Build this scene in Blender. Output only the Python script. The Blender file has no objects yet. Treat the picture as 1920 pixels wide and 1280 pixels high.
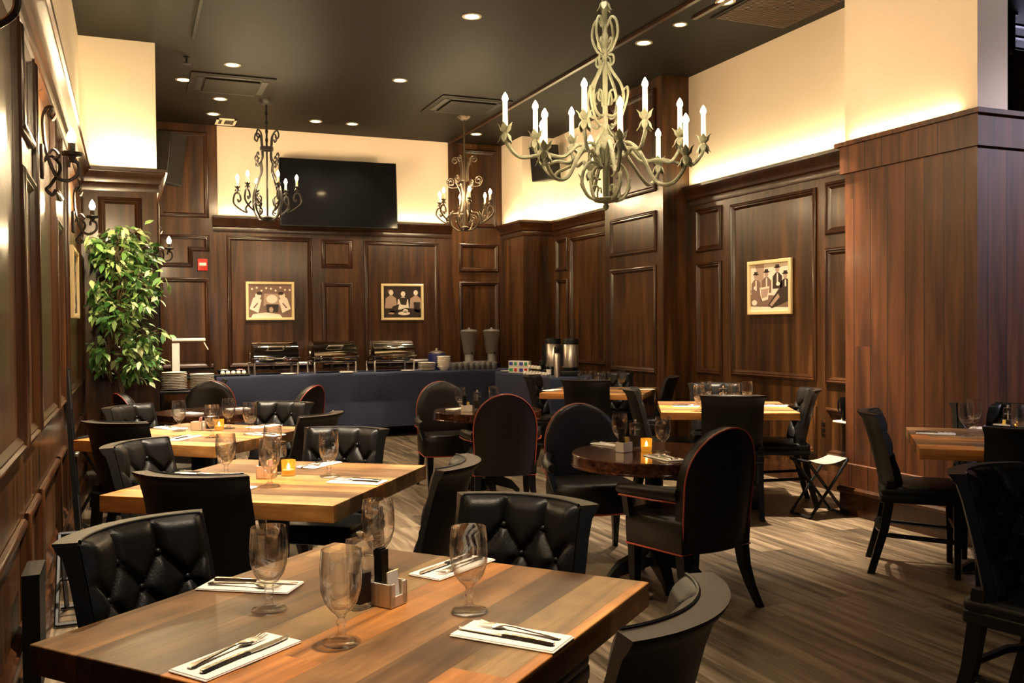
import bpy, bmesh, math, random
from mathutils import Vector as V, Matrix as M
random.seed(7)
EXPO=1.1
PI=math.pi
C=bpy.context.scene.collection
sc=bpy.context.scene
# ------------------------------------------------------------------ camera
F=1726.8169; YAW=0.393756; PIT=-0.0169344; ROL=-0.0083128; CH=1.4002
fwd=V((math.sin(YAW)*math.cos(PIT),math.cos(YAW)*math.cos(PIT),math.sin(PIT)))
rt=V((math.cos(YAW),-math.sin(YAW),0)); up=rt.cross(fwd)
r2=math.cos(ROL)*rt+math.sin(ROL)*up; u2=-math.sin(ROL)*rt+math.cos(ROL)*up
cd=bpy.data.cameras.new('camera'); cam=bpy.data.objects.new('camera',cd); C.objects.link(cam)
cam.matrix_world=M(((r2.x,u2.x,-fwd.x,0),(r2.y,u2.y,-fwd.y,0),(r2.z,u2.z,-fwd.z,CH),(0,0,0,1)))
cd.sensor_width=36; cd.lens=F/1920*36; cd.clip_start=.05; cd.clip_end=100
sc.camera=cam
def ray(px,py): return r2*(px-960)-u2*(py-640)+fwd*F
def at(px,py,z):
    d=ray(px,py); t=(z-CH)/d.z; return V((d.x*t,d.y*t,z))
def ony(px,py,y):
    d=ray(px,py); t=y/d.y; return V((d.x*t,y,CH+d.z*t))
def onx(px,py,x):
    d=ray(px,py); t=x/d.x; return V((x,d.y*t,CH+d.z*t))
def ang(a,b): return math.atan2(b.y-a.y,b.x-a.x)
# ------------------------------------------------------------------ materials
MT={}
def nt(m):
    n=m.node_tree; return n,n.nodes,n.links
def mat(name,col,rough=.5,metal=0,coat=0,emit=None,es=0,trans=0,ior=1.45,spec=.5,bump=0,bscale=60):
    m=bpy.data.materials.new(name); m.use_nodes=True
    n,N,L=nt(m); p=N['Principled BSDF']
    p.inputs['Base Color'].default_value=(*col,1); p.inputs['Roughness'].default_value=rough
    p.inputs['Metallic'].default_value=metal; p.inputs['Coat Weight'].default_value=coat
    p.inputs['Coat Roughness'].default_value=.12
    p.inputs['Specular IOR Level'].default_value=spec
    p.inputs['Transmission Weight'].default_value=trans; p.inputs['IOR'].default_value=ior
    if emit: p.inputs['Emission Color'].default_value=(*emit,1); p.inputs['Emission Strength'].default_value=es
    if bump:
        tc=N.new('ShaderNodeTexCoord'); nz=N.new('ShaderNodeTexNoise'); nz.inputs['Scale'].default_value=bscale
        nz.inputs['Detail'].default_value=4
        b=N.new('ShaderNodeBump'); b.inputs['Strength'].default_value=bump; b.inputs['Distance'].default_value=.01
        L.new(tc.outputs['Object'],nz.inputs['Vector']); L.new(nz.outputs['Fac'],b.inputs['Height']); L.new(b.outputs['Normal'],p.inputs['Normal'])
    MT[name]=m; return m
def ramp(N,stops):
    r=N.new('ShaderNodeValToRGB'); e=r.color_ramp.elements
    while len(e)<len(stops): e.new(.5)
    for i,(p,c) in enumerate(stops): e[i].position=p; e[i].color=(*c,1)
    return r
def mth(N,L,op,a,b=None):
    q=N.new('ShaderNodeMath'); q.operation=op
    for i,x in enumerate((a,b)):
        if x is None: continue
        if isinstance(x,(int,float)): q.inputs[i].default_value=x
        else: L.new(x,q.inputs[i])
    return q.outputs[0]
def wood(name,stops,scale=(18,18,1.2),rough=.3,coat=.3,board=None,bl=1.4,var=.5,axis='X',bump=.15,tones=None,gap=.012,spec=.5,const=0,blotch=0,seam=.7):
    """streaky grain; board=width splits it into boards running along axis, each with its own tone"""
    m=bpy.data.materials.new(name); m.use_nodes=True
    n,N,L=nt(m); p=N['Principled BSDF']
    tc=N.new('ShaderNodeTexCoord'); mp=N.new('ShaderNodeMapping'); mp.inputs['Scale'].default_value=scale
    nz=N.new('ShaderNodeTexNoise'); nz.inputs['Scale'].default_value=1; nz.inputs['Detail'].default_value=7; nz.inputs['Roughness'].default_value=.62; nz.inputs['Distortion'].default_value=.6
    rp=ramp(N,stops)
    L.new(tc.outputs['Object'],mp.inputs['Vector'])
    vec=mp.outputs['Vector']; colr=rp.outputs['Color']
    if board:
        sp=N.new('ShaderNodeSeparateXYZ'); L.new(tc.outputs['Object'],sp.inputs[0])
        a,bx=(sp.outputs['X'],sp.outputs['Y']) if axis=='X' else (sp.outputs['Y'],sp.outputs['X'])
        if axis=='Z': a,bx=sp.outputs['Z'],mth(N,L,'ADD',sp.outputs['X'],sp.outputs['Y'])
        row=mth(N,L,'DIVIDE',bx,board); ri=mth(N,L,'FLOOR',row)
        w1=N.new('ShaderNodeTexWhiteNoise'); w1.noise_dimensions='1D'; L.new(ri,w1.inputs['W'])
        sh=mth(N,L,'MULTIPLY',w1.outputs['Value'],7.3)
        ci=mth(N,L,'ADD',mth(N,L,'DIVIDE',a,bl),sh); cf=mth(N,L,'FLOOR',ci)
        cb=N.new('ShaderNodeCombineXYZ'); L.new(ri,cb.inputs[0]); L.new(cf,cb.inputs[1])
        w2=N.new('ShaderNodeTexWhiteNoise'); w2.noise_dimensions='3D'; L.new(cb.outputs[0],w2.inputs['Vector'])
        ad=N.new('ShaderNodeVectorMath'); ad.operation='MULTIPLY_ADD'; L.new(w2.outputs['Color'],ad.inputs[0]); ad.inputs[1].default_value=(9,9,9); L.new(vec,ad.inputs[2]); vec=ad.outputs[0]
        tone=ramp(N,tones or [(0,(1-var,)*3),(1,(1,)*3)]); 
        if const: tone.color_ramp.interpolation='CONSTANT'
        L.new(w2.outputs['Value'],tone.inputs['Fac'])
        mx=N.new('ShaderNodeMix'); mx.data_type='RGBA'; mx.blend_type='MULTIPLY'; mx.inputs['Factor'].default_value=1
        L.new(colr,mx.inputs['A']); L.new(tone.outputs['Color'],mx.inputs['B']); colr=mx.outputs['Result']
        # dark seams
        fr=mth(N,L,'FRACT',row); e=mth(N,L,'LESS_THAN',fr,gap)
        m2=N.new('ShaderNodeMix'); m2.data_type='RGBA'; L.new(mth(N,L,'MULTIPLY',e,seam),m2.inputs['Factor']); L.new(colr,m2.inputs['A']); m2.inputs['B'].default_value=(.006,.004,.003,1); colr=m2.outputs['Result']
    if blotch:
        n2=N.new('ShaderNodeTexNoise'); n2.inputs['Scale'].default_value=5; n2.inputs['Detail'].default_value=5; L.new(tc.outputs['Object'],n2.inputs['Vector'])
        r2=ramp(N,[(.3,(.55,.55,.55)),(.62,(1.08,1.08,1.08))]); L.new(n2.outputs['Fac'],r2.inputs['Fac'])
        m3=N.new('ShaderNodeMix'); m3.data_type='RGBA'; m3.blend_type='MULTIPLY'; m3.inputs['Factor'].default_value=1; L.new(colr,m3.inputs['A']); L.new(r2.outputs['Color'],m3.inputs['B']); colr=m3.outputs['Result']
    L.new(vec,nz.inputs['Vector']); L.new(nz.outputs['Fac'],rp.inputs['Fac'])
    L.new(colr,p.inputs['Base Color'])
    p.inputs['Roughness'].default_value=rough; p.inputs['Coat Weight'].default_value=coat; p.inputs['Coat Roughness'].default_value=.15
    p.inputs['Specular IOR Level'].default_value=spec
    b=N.new('ShaderNodeBump'); b.inputs['Strength'].default_value=bump; b.inputs['Distance'].default_value=.004
    L.new(nz.outputs['Fac'],b.inputs['Height']); L.new(b.outputs['Normal'],p.inputs['Normal'])
    MT[name]=m; return m
wood('panel',[(.32,(.012,.0043,.0014)),(.5,(.046,.0178,.0050)),(.68,(.10,.040,.0115))],scale=(11,11,.7),rough=.32,coat=.16,bump=.08,spec=.35)
wood('moulding',[(.3,(.012,.004,.0014)),(.5,(.032,.011,.0034)),(.7,(.058,.021,.0064))],scale=(9,9,.7),rough=.30,coat=.2,bump=0,spec=.4)
wood('plank',[(.3,(.030,.0085,.003)),(.5,(.088,.027,.008)),(.7,(.15,.05,.016))],scale=(10,10,.9),rough=.5,coat=.05,board=.16,bl=9,axis='Z',var=.35,bump=.15,gap=.045,spec=.3,seam=.92)
wood('floor',[(.34,(.042,.028,.016)),(.5,(.125,.088,.053)),(.66,(.25,.19,.125))],scale=(17,1.1,17),rough=.34,coat=.1,board=.17,bl=1.25,axis='Y',var=.5,bump=.12,gap=.014)
wood('tabletop',[(.28,(.22,.15,.085)),(.5,(.58,.42,.27)),(.72,(.9,.7,.47))],scale=(1.3,16,16),rough=.48,coat=.0,spec=.3,board=.118,bl=1.6,axis='X',bump=.12,gap=.008,blotch=1,
     const=1,
     tones=[(0,(.25,.17,.09)),(.14,(.74,.37,.135)),(.30,(.36,.235,.125)),(.44,(.78,.47,.20)),(.58,(.19,.125,.07)),(.70,(.60,.32,.12)),(.84,(.42,.33,.19))])
wood('veneer',[(.35,(.012,.004,.002)),(.5,(.05,.016,.007)),(.65,(.085,.03,.012))],scale=(3,40,40),rough=.12,coat=.8,bump=.02)
mat('plaster',(.79,.655,.51),.75,bump=.06,bscale=14)
mat('ceiling',(.009,.0058,.0025),.62,bump=.12,bscale=5,spec=.15)
mat('leather',(.0045,.004,.0036),.42,coat=0,bump=.1,bscale=160,spec=.22)
mat('leather_brown',(.0085,.006,.0045),.38,bump=.1,bscale=160,spec=.28)
mat('blackwood',(.0038,.0032,.0028),.36,coat=.05,spec=.25)
mat('rim',(.014,.0085,.0055),.5,spec=.16)
mat('piping',(.30,.045,.025),.45)
mat('iron',(.015,.012,.010),.45,metal=.4,bump=.2,bscale=90)
mat('iron_light',(.10,.075,.05),.4,metal=.6,bump=.2,bscale=90)
mat('verdigris',(.17,.175,.115),.6,metal=.15,bump=.5,bscale=70)
mat('verdigris_dark',(.035,.042,.03),.6,metal=.2,bump=.4,bscale=70)
mat('sleeve_glow',(.95,.86,.66),.5,emit=(1,.72,.38),es=1.2)  # emission stands for bulb light falling on the cream tubes
mat('sleeve_small',(.85,.72,.42),.5)
mat('bulb',(1,.9,.7),.3,emit=(1,.72,.40),es=420)
mat('bulb_big',(1,.9,.7),.3,emit=(1,.74,.43),es=300)
mat('lens',(1,.9,.7),.3,emit=(1,.72,.38),es=9)
mat('canring',(.35,.30,.22),.4,metal=.3)
mat('steel',(.66,.62,.57),.3,metal=1)
mat('chrome',(.42,.39,.35),.06,metal=1)
mat('brushed_steel',(.72,.68,.62),.4,metal=.6)
mat('darkmetal',(.05,.045,.04),.25,metal=.8)
mat('cutlery',(.74,.68,.60),.22,metal=1)
mat('black',(.005,.005,.005),.45,spec=.3)
mat('blackgloss',(.004,.004,.005),.06,coat=.3)
mat('navy',(.022,.028,.062),.85,bump=.2,bscale=220)
mat('navy_bucket',(.02,.025,.12),.3,coat=.3)
mat('china',(.86,.80,.70),.22,coat=.3)
mat('cream',(.85,.74,.55),.5)
mat('white_enamel',(.86,.84,.78),.35)
mat('napkin',(.88,.82,.74),.85,bump=.15,bscale=300)
mat('glass',(1,1,1),.0,trans=1,ior=1.5)
mat('acrylic',(.97,.97,.95),.03,trans=1,ior=1.3)
mat('frosted',(.9,.88,.82),.3,trans=.9,ior=1.2)
mat('amber',(.95,.55,.08),.25,trans=.7,ior=1.3,emit=(1,.40,.03),es=.13)  # faint emission stands for flame light shining through the glass
mat('flame',(1,.8,.4),.5,emit=(1,.56,.14),es=45)
mat('pepper',(.03,.022,.016),.9)
mat('packet_yellow',(.85,.60,.10),.6)
mat('packet_pink',(.85,.42,.42),.6)
mat('packet_white',(.88,.85,.78),.6)
mat('red',(.55,.02,.015),.35)
mat('green',(.05,.35,.12),.4); mat('blue',(.05,.08,.45),.4); mat('lightgrey',(.17,.16,.14),.6)
mat('frame_gold',(.78,.62,.33),.4,coat=.2)
mat('photo_dark',(.03,.018,.012),.4); mat('photo_mid',(.20,.12,.09),.4); mat('photo_tone',(.42,.29,.22),.4); mat('photo_light',(.82,.72,.60),.4)
mat('bark',(.10,.065,.035),.85,bump=.4,bscale=60)
mat('soil',(.03,.02,.012),.95)
mat('balcony_wall',(.75,.72,.78),.7)
mat('stain',(.62,.50,.36),.8)
mat('bulb_wall',(1,.9,.7),.3,emit=(1,.72,.40),es=1400)
def thinglass():
    m=bpy.data.materials.new('thin_glass'); m.use_nodes=True; n,N,L=nt(m); N.remove(N['Principled BSDF'])
    lw=N.new('ShaderNodeLayerWeight'); lw.inputs['Blend'].default_value=.5
    fac=mth(N,L,'ADD',mth(N,L,'MULTIPLY',mth(N,L,'POWER',lw.outputs['Facing'],3.0),.5),.06)
    tr=N.new('ShaderNodeBsdfTransparent'); tr.inputs['Color'].default_value=(.985,.985,.98,1); gl=N.new('ShaderNodeBsdfGlossy'); gl.inputs['Roughness'].default_value=.0
    mx=N.new('ShaderNodeMixShader'); L.new(fac,mx.inputs[0]); L.new(tr.outputs[0],mx.inputs[1]); L.new(gl.outputs[0],mx.inputs[2]); L.new(mx.outputs[0],N['Material Output'].inputs['Surface']); MT['thin_glass']=m
thinglass()
def clearmix(name,t):
    m=MT[name]; n,N,L=nt(m); tr=N.new('ShaderNodeBsdfTransparent'); mx=N.new('ShaderNodeMixShader'); lw=N.new('ShaderNodeLayerWeight'); lw.inputs['Blend'].default_value=.5
    L.new(mth(N,L,'ADD',mth(N,L,'MULTIPLY',mth(N,L,'POWER',lw.outputs['Facing'],1.7),1-t),t),mx.inputs[0])
    L.new(tr.outputs[0],mx.inputs[1]); L.new(N['Principled BSDF'].outputs[0],mx.inputs[2]); L.new(mx.outputs[0],N['Material Output'].inputs['Surface'])
clearmix('glass',.12); clearmix('acrylic',.15); clearmix('amber',.6)
def leafmat():
    m=bpy.data.materials.new('leaf'); m.use_nodes=True; n,N,L=nt(m); p=N['Principled BSDF']
    oi=N.new('ShaderNodeNewGeometry'); rp=ramp(N,[(0,(.035,.13,.025)),(.45,(.12,.29,.07)),(.75,(.34,.52,.18)),(1,(.68,.78,.42))])
    L.new(oi.outputs['Random Per Island'],rp.inputs['Fac']); L.new(rp.outputs['Color'],p.inputs['Base Color'])
    p.inputs['Roughness'].default_value=.38; MT['leaf']=m
leafmat()
# ------------------------------------------------------------------ mesh builder
class B:
    def __init__(s): s.bm=bmesh.new(); s.xf=M.Identity(4); s.mi=0
    def v(s,co): return s.bm.verts.new(s.xf@V(co))
    def f(s,vs):
        try:
            q=s.bm.faces.new(vs); q.material_index=s.mi; return q
        except ValueError: return None
    def box(s,c,d,rz=0,bev=0,rot=None):
        x,y,z=[k/2 for k in d]; R=(rot or M.Rotation(rz,4,'Z')); o=V(c)
        if bev:
            return s.bbox(c,d,R,bev)
        vs=[s.v(o+R@V((i*x,j*y,k*z))) for i in(-1,1) for j in(-1,1) for k in(-1,1)]
        for q in ((0,1,3,2),(4,6,7,5),(0,4,5,1),(2,3,7,6),(0,2,6,4),(1,5,7,3)): s.f([vs[i] for i in q])
    def bbox(s,c,d,R,b):
        t=bmesh.new(); bmesh.ops.create_cube(t,size=1)
        for w in t.verts: w.co=V((w.co.x*d[0],w.co.y*d[1],w.co.z*d[2]))
        bmesh.ops.bevel(t,geom=list(t.edges),offset=b,segments=3,affect='EDGES',profile=.5)
        mp={}
        for w in t.verts: mp[w]=s.v(V(c)+R.to_3x3()@w.co)
        for q in t.faces: s.f([mp[w] for w in q.verts])
        t.free()
    def b2(s,x0,x1,y0,y1,z0,z1): s.box(((x0+x1)/2,(y0+y1)/2,(z0+z1)/2),(x1-x0,y1-y0,z1-z0))
    def lathe(s,pr,seg=24,c=(0,0,0),R=None,a0=0,a1=2*PI):
        c=V(c); R=R or M.Identity(3); full=abs(a1-a0-2*PI)<1e-6; rows=[]
        for r,z in pr:
            if r<1e-6: rows.append([s.v(c+R@V((0,0,z)))])
            else: rows.append([s.v(c+R@V((r*math.cos(a0+(a1-a0)*i/seg),r*math.sin(a0+(a1-a0)*i/seg),z))) for i in range(seg if full else seg+1)])
        for a,b in zip(rows,rows[1:]):
            n=max(len(a),len(b)); m=n if full else n-1
            for i in range(m):
                j=(i+1)%n
                if len(a)==1 and len(b)==1: continue
                if len(a)==1: s.f([a[0],b[j],b[i]])
                elif len(b)==1: s.f([a[i],a[j],b[0]])
                else: s.f([a[i],a[j],b[j],b[i]])
    def cyl(s,c,r,h,seg=20,r2=None):
        r2=r if r2 is None else r2
        s.lathe([(0,0),(r,0),(r2,h),(0,h)],seg,c)
    def sph(s,c,r,sc=(1,1,1),seg=12,rings=7):
        pr=[(r*math.sin(PI*i/rings),-r*math.cos(PI*i/rings)) for i in range(rings+1)]
        s.lathe(pr,seg,c,M.Diagonal(V(sc)))
    def tube(s,pts,r,seg=7,closed=False,flat=None):
        pts=[V(p) for p in pts]; n=len(pts); rs=r if isinstance(r,(list,tuple)) else [r]*n
        T=[]
        for i in range(n):
            a=pts[(i-1)%n] if (closed or i) else pts[0]; b=pts[(i+1)%n] if (closed or i<n-1) else pts[-1]
            t=(b-a); T.append(t.normalized() if t.length>1e-9 else V((0,0,1)))
        nrm=T[0].orthogonal().normalized(); rows=[]
        for i in range(n):
            nrm=(nrm-T[i]*nrm.dot(T[i])); nrm=nrm.normalized() if nrm.length>1e-6 else T[i].orthogonal().normalized()
            bn=T[i].cross(nrm)
            rows.append([s.v(pts[i]+(nrm*math.cos(2*PI*k/seg)+bn*math.sin(2*PI*k/seg))*rs[i]) for k in range(seg)])
        for i in range(n if closed else n-1):
            a,b=rows[i],rows[(i+1)%n]
            for k in range(seg): s.f([a[k],a[(k+1)%seg],b[(k+1)%seg],b[k]])
        if not closed: s.f(rows[0][::-1]); s.f(rows[-1])
    def prism(s,poly,z0,z1):
        a=[s.v((x,y,z0)) for x,y in poly]; b=[s.v((x,y,z1)) for x,y in poly]; n=len(poly)
        s.f(a[::-1]); s.f(b)
        for i in range(n): s.f([a[i],a[(i+1)%n],b[(i+1)%n],b[i]])
    def loft(s,rows,closed=False,caps=True):
        R=[[s.v(p) for p in r] for r in rows]
        for a,b in zip(R,R[1:]):
            n=len(a)
            for k in range(n if closed else n-1): s.f([a[k],a[(k+1)%n],b[(k+1)%n],b[k]])
        if caps and closed: s.f(R[0][::-1]); s.f(R[-1])
    def mesh(s,name,mats,smooth=40):
        bmesh.ops.recalc_face_normals(s.bm,faces=s.bm.faces)
        me=bpy.data.meshes.new(name); s.bm.to_mesh(me); s.bm.free()
        for k in ([mats] if isinstance(mats,str) else mats): me.materials.append(MT[k])
        if smooth:
            me.polygons.foreach_set('use_smooth',[True]*len(me.polygons)); me.set_sharp_from_angle(angle=math.radians(smooth))
        return me
    def build(s,name,mats,parent=None,smooth=40,loc=None):
        o=bpy.data.objects.new(name,s.mesh(name,mats,smooth)); C.objects.link(o)
        if parent: o.parent=parent
        if loc is not None: o.location=loc
        return o
def tag(o,label,cat,group=None,kind=None):
    o['label']=label; o['category']=cat
    if group: o['group']=group
    if kind: o['kind']=kind
    return o
def T(name,label,cat,loc=(0,0,0),rz=0,group=None):
    o=bpy.data.objects.new(name,None); C.objects.link(o); o.empty_display_size=.1
    o.location=loc; o.rotation_euler=(0,0,rz); return tag(o,label,cat,group)
def S(o):
    o['kind']='structure'; return o
KIDS={}
def kids(o):
    return [c for c in C.objects if c.parent==o]
def dup(root,loc,rz,label,group=None):
    k=KIDS.get(root.name)
    if k is None:
        k=[(c,kids(c)) for c in kids(root)]; KIDS[root.name]=k
    r=root.copy(); C.objects.link(r); r.location=loc; r.rotation_euler=(0,0,rz); r['label']=label
    if group: r['group']=group
    for c,gg in k:
        d=c.copy(); C.objects.link(d); d.parent=r
        for g in gg:
            e=g.copy(); C.objects.link(e); e.parent=d
    return r
class Proto:
    """first placing uses the object itself, later ones copy it with its parts"""
    def __init__(s,root): s.r=root; s.used=False
    def put(s,loc,rz,label,group=None):
        if not s.used:
            s.used=True; o=s.r; o.location=loc; o.rotation_euler=(0,0,rz); o['label']=label
            if group: o['group']=group
            return o
        return dup(s.r,loc,rz,label,group)
# ------------------------------------------------------------------ room shell
ZC=3.98; ZL=2.83
XL=-.38; YP=8.95; XP=.25; YB=12.3; XR=5.44
PROF=[(0,0),(0,.012),(.008,.022),(.018,.024),(.026,.014),(.034,.016),(.044,.006),(.052,-.001)]
class Face:
    def __init__(s,O,U,N): s.O,s.U,s.N=V(O),V(U),V(N)
    def p(s,u,z,n): return s.O+s.U*u+V((0,0,z))+s.N*n
    def panel(s,b,u0,u1,z0,z1,k=1.0):
        rows=[]
        for o,h in PROF:
            o*=k*1.15; h=h*k+.002
            rows.append([s.p(u0+o,z0+o,h),s.p(u1-o,z0+o,h),s.p(u1-o,z1-o,h),s.p(u0+o,z1-o,h)])
        b.mi=1; b.loft(rows,closed=True,caps=False); b.mi=0
    def notch(s,b,pts):
        """moulding round a right-angled outline, counter-clockwise seen from the room"""
        n=len(pts); rows=[]
        for o,h in PROF:
            r=[]
            for i in range(n):
                a,c,d=V(pts[i-1]),V(pts[i]),V(pts[(i+1)%n])
                e1=(c-a).normalized(); e2=(d-c).normalized()
                n1=V((-e1.y,e1.x)); n2=V((-e2.y,e2.x)); q=c+(n1+n2)*o*1.15
                r.append(s.p(q.x,q.y,h+.002))
            rows.append(r)
        b.mi=1; b.loft(rows,closed=True,caps=False); b.mi=0
def sweep(b,path,prof):
    n=len(path); P=[V((*p,0)) for p in path]; rows=[]
    for d,z in prof:
        r=[]
        for i in range(n):
            e=[]
            if i: e.append((P[i]-P[i-1]).normalized())
            if i<n-1: e.append((P[i+1]-P[i]).normalized())
            ns=[V((t.y,-t.x,0)) for t in e]
            o=ns[0]*d if len(ns)==1 else (ns[0]+ns[1])*(d/(1+ns[0].dot(ns[1])))
            q=P[i]+o; r.append(V((q.x,q.y,z)))
        rows.append(r)
    R=[[b.v(p) for p in r] for r in rows]; m=len(R)
    for i in range(n-1):
        for j in range(m): b.f([R[j][i],R[j][i+1],R[(j+1)%m][i+1],R[(j+1)%m][i]])
    b.f([R[j][0] for j in range(m)]); b.f([R[j][-1] for j in range(m)][::-1])
CORN=[(-.02,2.63),(.012,2.63),(.018,2.66),(.014,2.69),(.03,2.705),(.034,2.725),(.045,2.755),(.07,2.785),(.074,2.80),(.088,2.803),(.09,2.83),(-.02,2.83)]
BASE=[(-.02,0),(.024,0),(.024,.11),(.018,.125),(.012,.15),(-.02,.15)]
CHAIR=[(-.02,.70),(.012,.70),(.018,.715),(.012,.73),(-.02,.73)]
def slab(name,boxes):
    b=B()
    for mi,bx in boxes: b.mi=mi; b.b2(*bx)
    b.mi=0
    return b
WM=['panel','moulding','plaster','blackwood']
# floor and ceiling
b=B(); b.b2(-.6,9.5,-3.5,12.5,-.1,0); S(b.build('floor','floor',smooth=0))
b=B(); b.b2(-.6,12.5,-3.5,12.5,ZC,ZC+.1); S(b.build('ceiling','ceiling',smooth=0))
# left wall
b=slab('wall_left',[(0,(XL-.14,XL,-3.5,YP,0,ZL)),(2,(XL-.14,XL,-3.5,YP,ZL,ZC))])
f=Face((XL,0,0),(0,1,0),(1,0,0))
for y0,y1,two in ((2.72,3.84,0),(3.95,4.42,1),(4.53,5.57,0),(5.66,6.19,1),(6.68,8.27,0),(8.38,8.86,1),(1.3,2.6,0)):
    if two: f.panel(b,y0,y1,.95,2.03); f.panel(b,y0,y1,2.17,2.57)
    else: f.panel(b,y0,y1,.95,2.57)
    f.panel(b,y0,y1,.28,.70)
S(b.build('wall_left',WM))
# chimney-breast like column standing in front of the left wall
b=slab('c',[(0,(XL-.1,XP,YP,YB+.1,0,ZL)),(2,(XL-.1,XP,YP,YB+.1,ZL,ZC))])
f=Face((0,YP,0),(1,0,0),(0,-1,0))
f.panel(b,-.24,.12,.95,2.575); f.panel(b,-.24,.12,.28,.70)
f=Face((XP,0,0),(0,1,0),(1,0,0))
f.panel(b,9.2,10.6,.95,2.575); f.panel(b,10.75,11.9,.95,2.575)
S(b.build('wall_left_column',WM))
b=B(); sweep(b,[(XL,-3.5),(XL,YP),(XP,YP),(XP,YB)],CORN); S(b.build('trim_1','moulding',smooth=30))
b=B(); sweep(b,[(XL,-3.5),(XL,YP),(XP,YP),(XP,YB)],BASE); S(b.build('baseboard_left','moulding',smooth=30))
# back wall with two full-height timber pilasters
b=slab('wb',[(0,(XP,XR+.1,YB,YB+.14,0,ZL)),(2,(XP,XR+.1,YB+.02,YB+.14,ZL,ZC)),(0,(XP,1.065,YB,YB+.1,ZL,ZC)),(0,(4.165,4.97,YB,YB+.1,ZL,ZC))])
f=Face((0,YB,0),(1,0,0),(0,-1,0))
f.panel(b,.36,.955,2.80,3.88)
f.notch(b,[(.36,2.17),(.755,2.17),(.755,2.375),(.955,2.375),(.955,2.58),(.36,2.58)])
f.panel(b,.34,.95,.89,2.04)
f.panel(b,1.165,2.25,.89,2.585); f.panel(b,2.375,2.79,2.19,2.57); f.panel(b,2.375,2.79,.89,2.0); f.panel(b,2.95,4.01,.89,2.57)
f.panel(b,4.375,4.885,2.80,3.90); f.panel(b,4.305,4.91,2.17,2.57); f.panel(b,4.305,4.91,.85,2.03)
S(b.build('wall_back',WM))
b=B(); sweep(b,[(1.0,YB),(4.20,YB)],CORN); S(b.build('trim_2','moulding',smooth=30))
b=B(); sweep(b,[(XP,YB),(4.97,YB)],BASE); S(b.build('baseboard_back','moulding',smooth=30))
# right wall, corner block and pilaster
YQ0,YQ1,XQ=8.22,9.48,5.12
b=slab('wr',[(0,(XR,XR+.14,5.28,YB+.1,0,ZL)),(2,(XR,XR+.14,5.28,YB+.1,ZL,ZC)),(0,(4.97,XR,11.55,YB,0,ZL)),(2,(4.97,XR,11.55,YB,ZL,ZC)),(0,(XQ,XR,YQ0,YQ1,0,ZC))])
f=Face((XR,0,0),(0,1,0),(-1,0,0))
for y0,y1 in ((11.11,11.47),(7.645,8.08),(5.45,6.165)):
    f.panel(b,y0,y1,.89,2.03); f.panel(b,y0,y1,2.14,2.58)
for y0,y1 in ((9.65,11.03),(6.28,7.49)): f.panel(b,y0,y1,.90,2.56)
for y0,y1 in ((11.11,11.47),(9.65,11.03),(7.645,8.08),(6.28,7.49),(5.45,6.165)): f.panel(b,y0,y1,.28,.69)
f=Face((XQ,0,0),(0,1,0),(-1,0,0))
f.panel(b,8.35,9.34,2.80,3.88); f.panel(b,8.35,9.34,2.17,2.60); f.panel(b,8.35,9.34,.88,2.03); f.panel(b,8.35,9.34,.28,.69)
S(b.build('wall_right',WM))
b=B(); sweep(b,[(4.97,YB),(4.97,11.55),(XR,11.55),(XR,YQ1)],CORN); S(b.build('trim_3','moulding',smooth=30))
b=B(); sweep(b,[(XR,YQ0),(XR,5.33)],CORN); S(b.build('trim_4','moulding',smooth=30))
b=B(); sweep(b,[(4.97,YB),(4.97,11.55),(XR,11.55),(XR,YQ1),(XQ,YQ1),(XQ,YQ0),(XR,YQ0),(XR,5.33)],BASE); S(b.build('baseboard_right','moulding',smooth=30))
# plank clad column at the right
XC,YC0,YC1=4.86,4.17,5.31
b=B()
b.mi=0; b.b2(XC,XR+.02,YC0,YC1,0,2.70); b.b2(XR,9.4,YC0,YC0+.3,0,2.70)
b.mi=1
sweep(b,[(XR+.02,YC1),(XC,YC1),(XC,YC0),(9.4,YC0)],[(-.02,2.49),(.026,2.49),(.026,2.685),(-.02,2.685)])
sweep(b,[(XR+.02,YC1),(XC,YC1),(XC,YC0),(9.4,YC0)],[(-.02,2.685),(.055,2.685),(.055,2.715),(-.02,2.715)])
sweep(b,[(XR+.02,YC1),(XC,YC1),(XC,YC0),(9.4,YC0)],[(-.02,.15),(.014,.15),(.014,.37),(.008,.376),(-.02,.376)])
b.mi=2; b.b2(XC,5.12,YC0,YC1,2.70,ZC)
S(b.build('wall_right_column',['plank','plank','plaster'],smooth=0))
b=B(); sweep(b,[(XR+.02,YC1),(XC,YC1),(XC,YC0),(9.4,YC0)],[(-.02,0),(.03,0),(.03,.16),(.045,.17),(.045,.19),(.03,.205),(-.02,.205)]); S(b.build('baseboard_right_column','moulding',smooth=30))
# gallery seen over the column
b=B(); b.b2(5.6,12.5,7.6,7.7,0,ZC); S(b.build('wall_far','balcony_wall',smooth=0))
t=T('balcony_railing','black balcony railing above a dark wooden beam, high at the top right corner','railing',(6.75,5.5,3.1))
b=B(); b.bbox((1.25,.12,.25),(2.5,.24,.5),M.Identity(4),.02); b.bbox((1.25,.1,.52),(2.54,.32,.05),M.Identity(4),.015); b.build('beam','panel',t)
b=B(); b.bbox((.09,.1,.72),(.12,.12,.35),M.Identity(4),.008); b.bbox((.09,.1,.88),(.15,.15,.03),M.Identity(4),.008); b.build('newel_post','blackwood',t)
b=B()
for z in (.60,.70,.80): b.b2(.15,2.4,.08,.12,z,z+.02)
b.build('rail','blackwood',t)
for i in range(5):
    b=B(); b.b2(.4+i*.35,.42+i*.35,.09,.11,.545,.8); b.build('baluster','blackwood',t)
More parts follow.
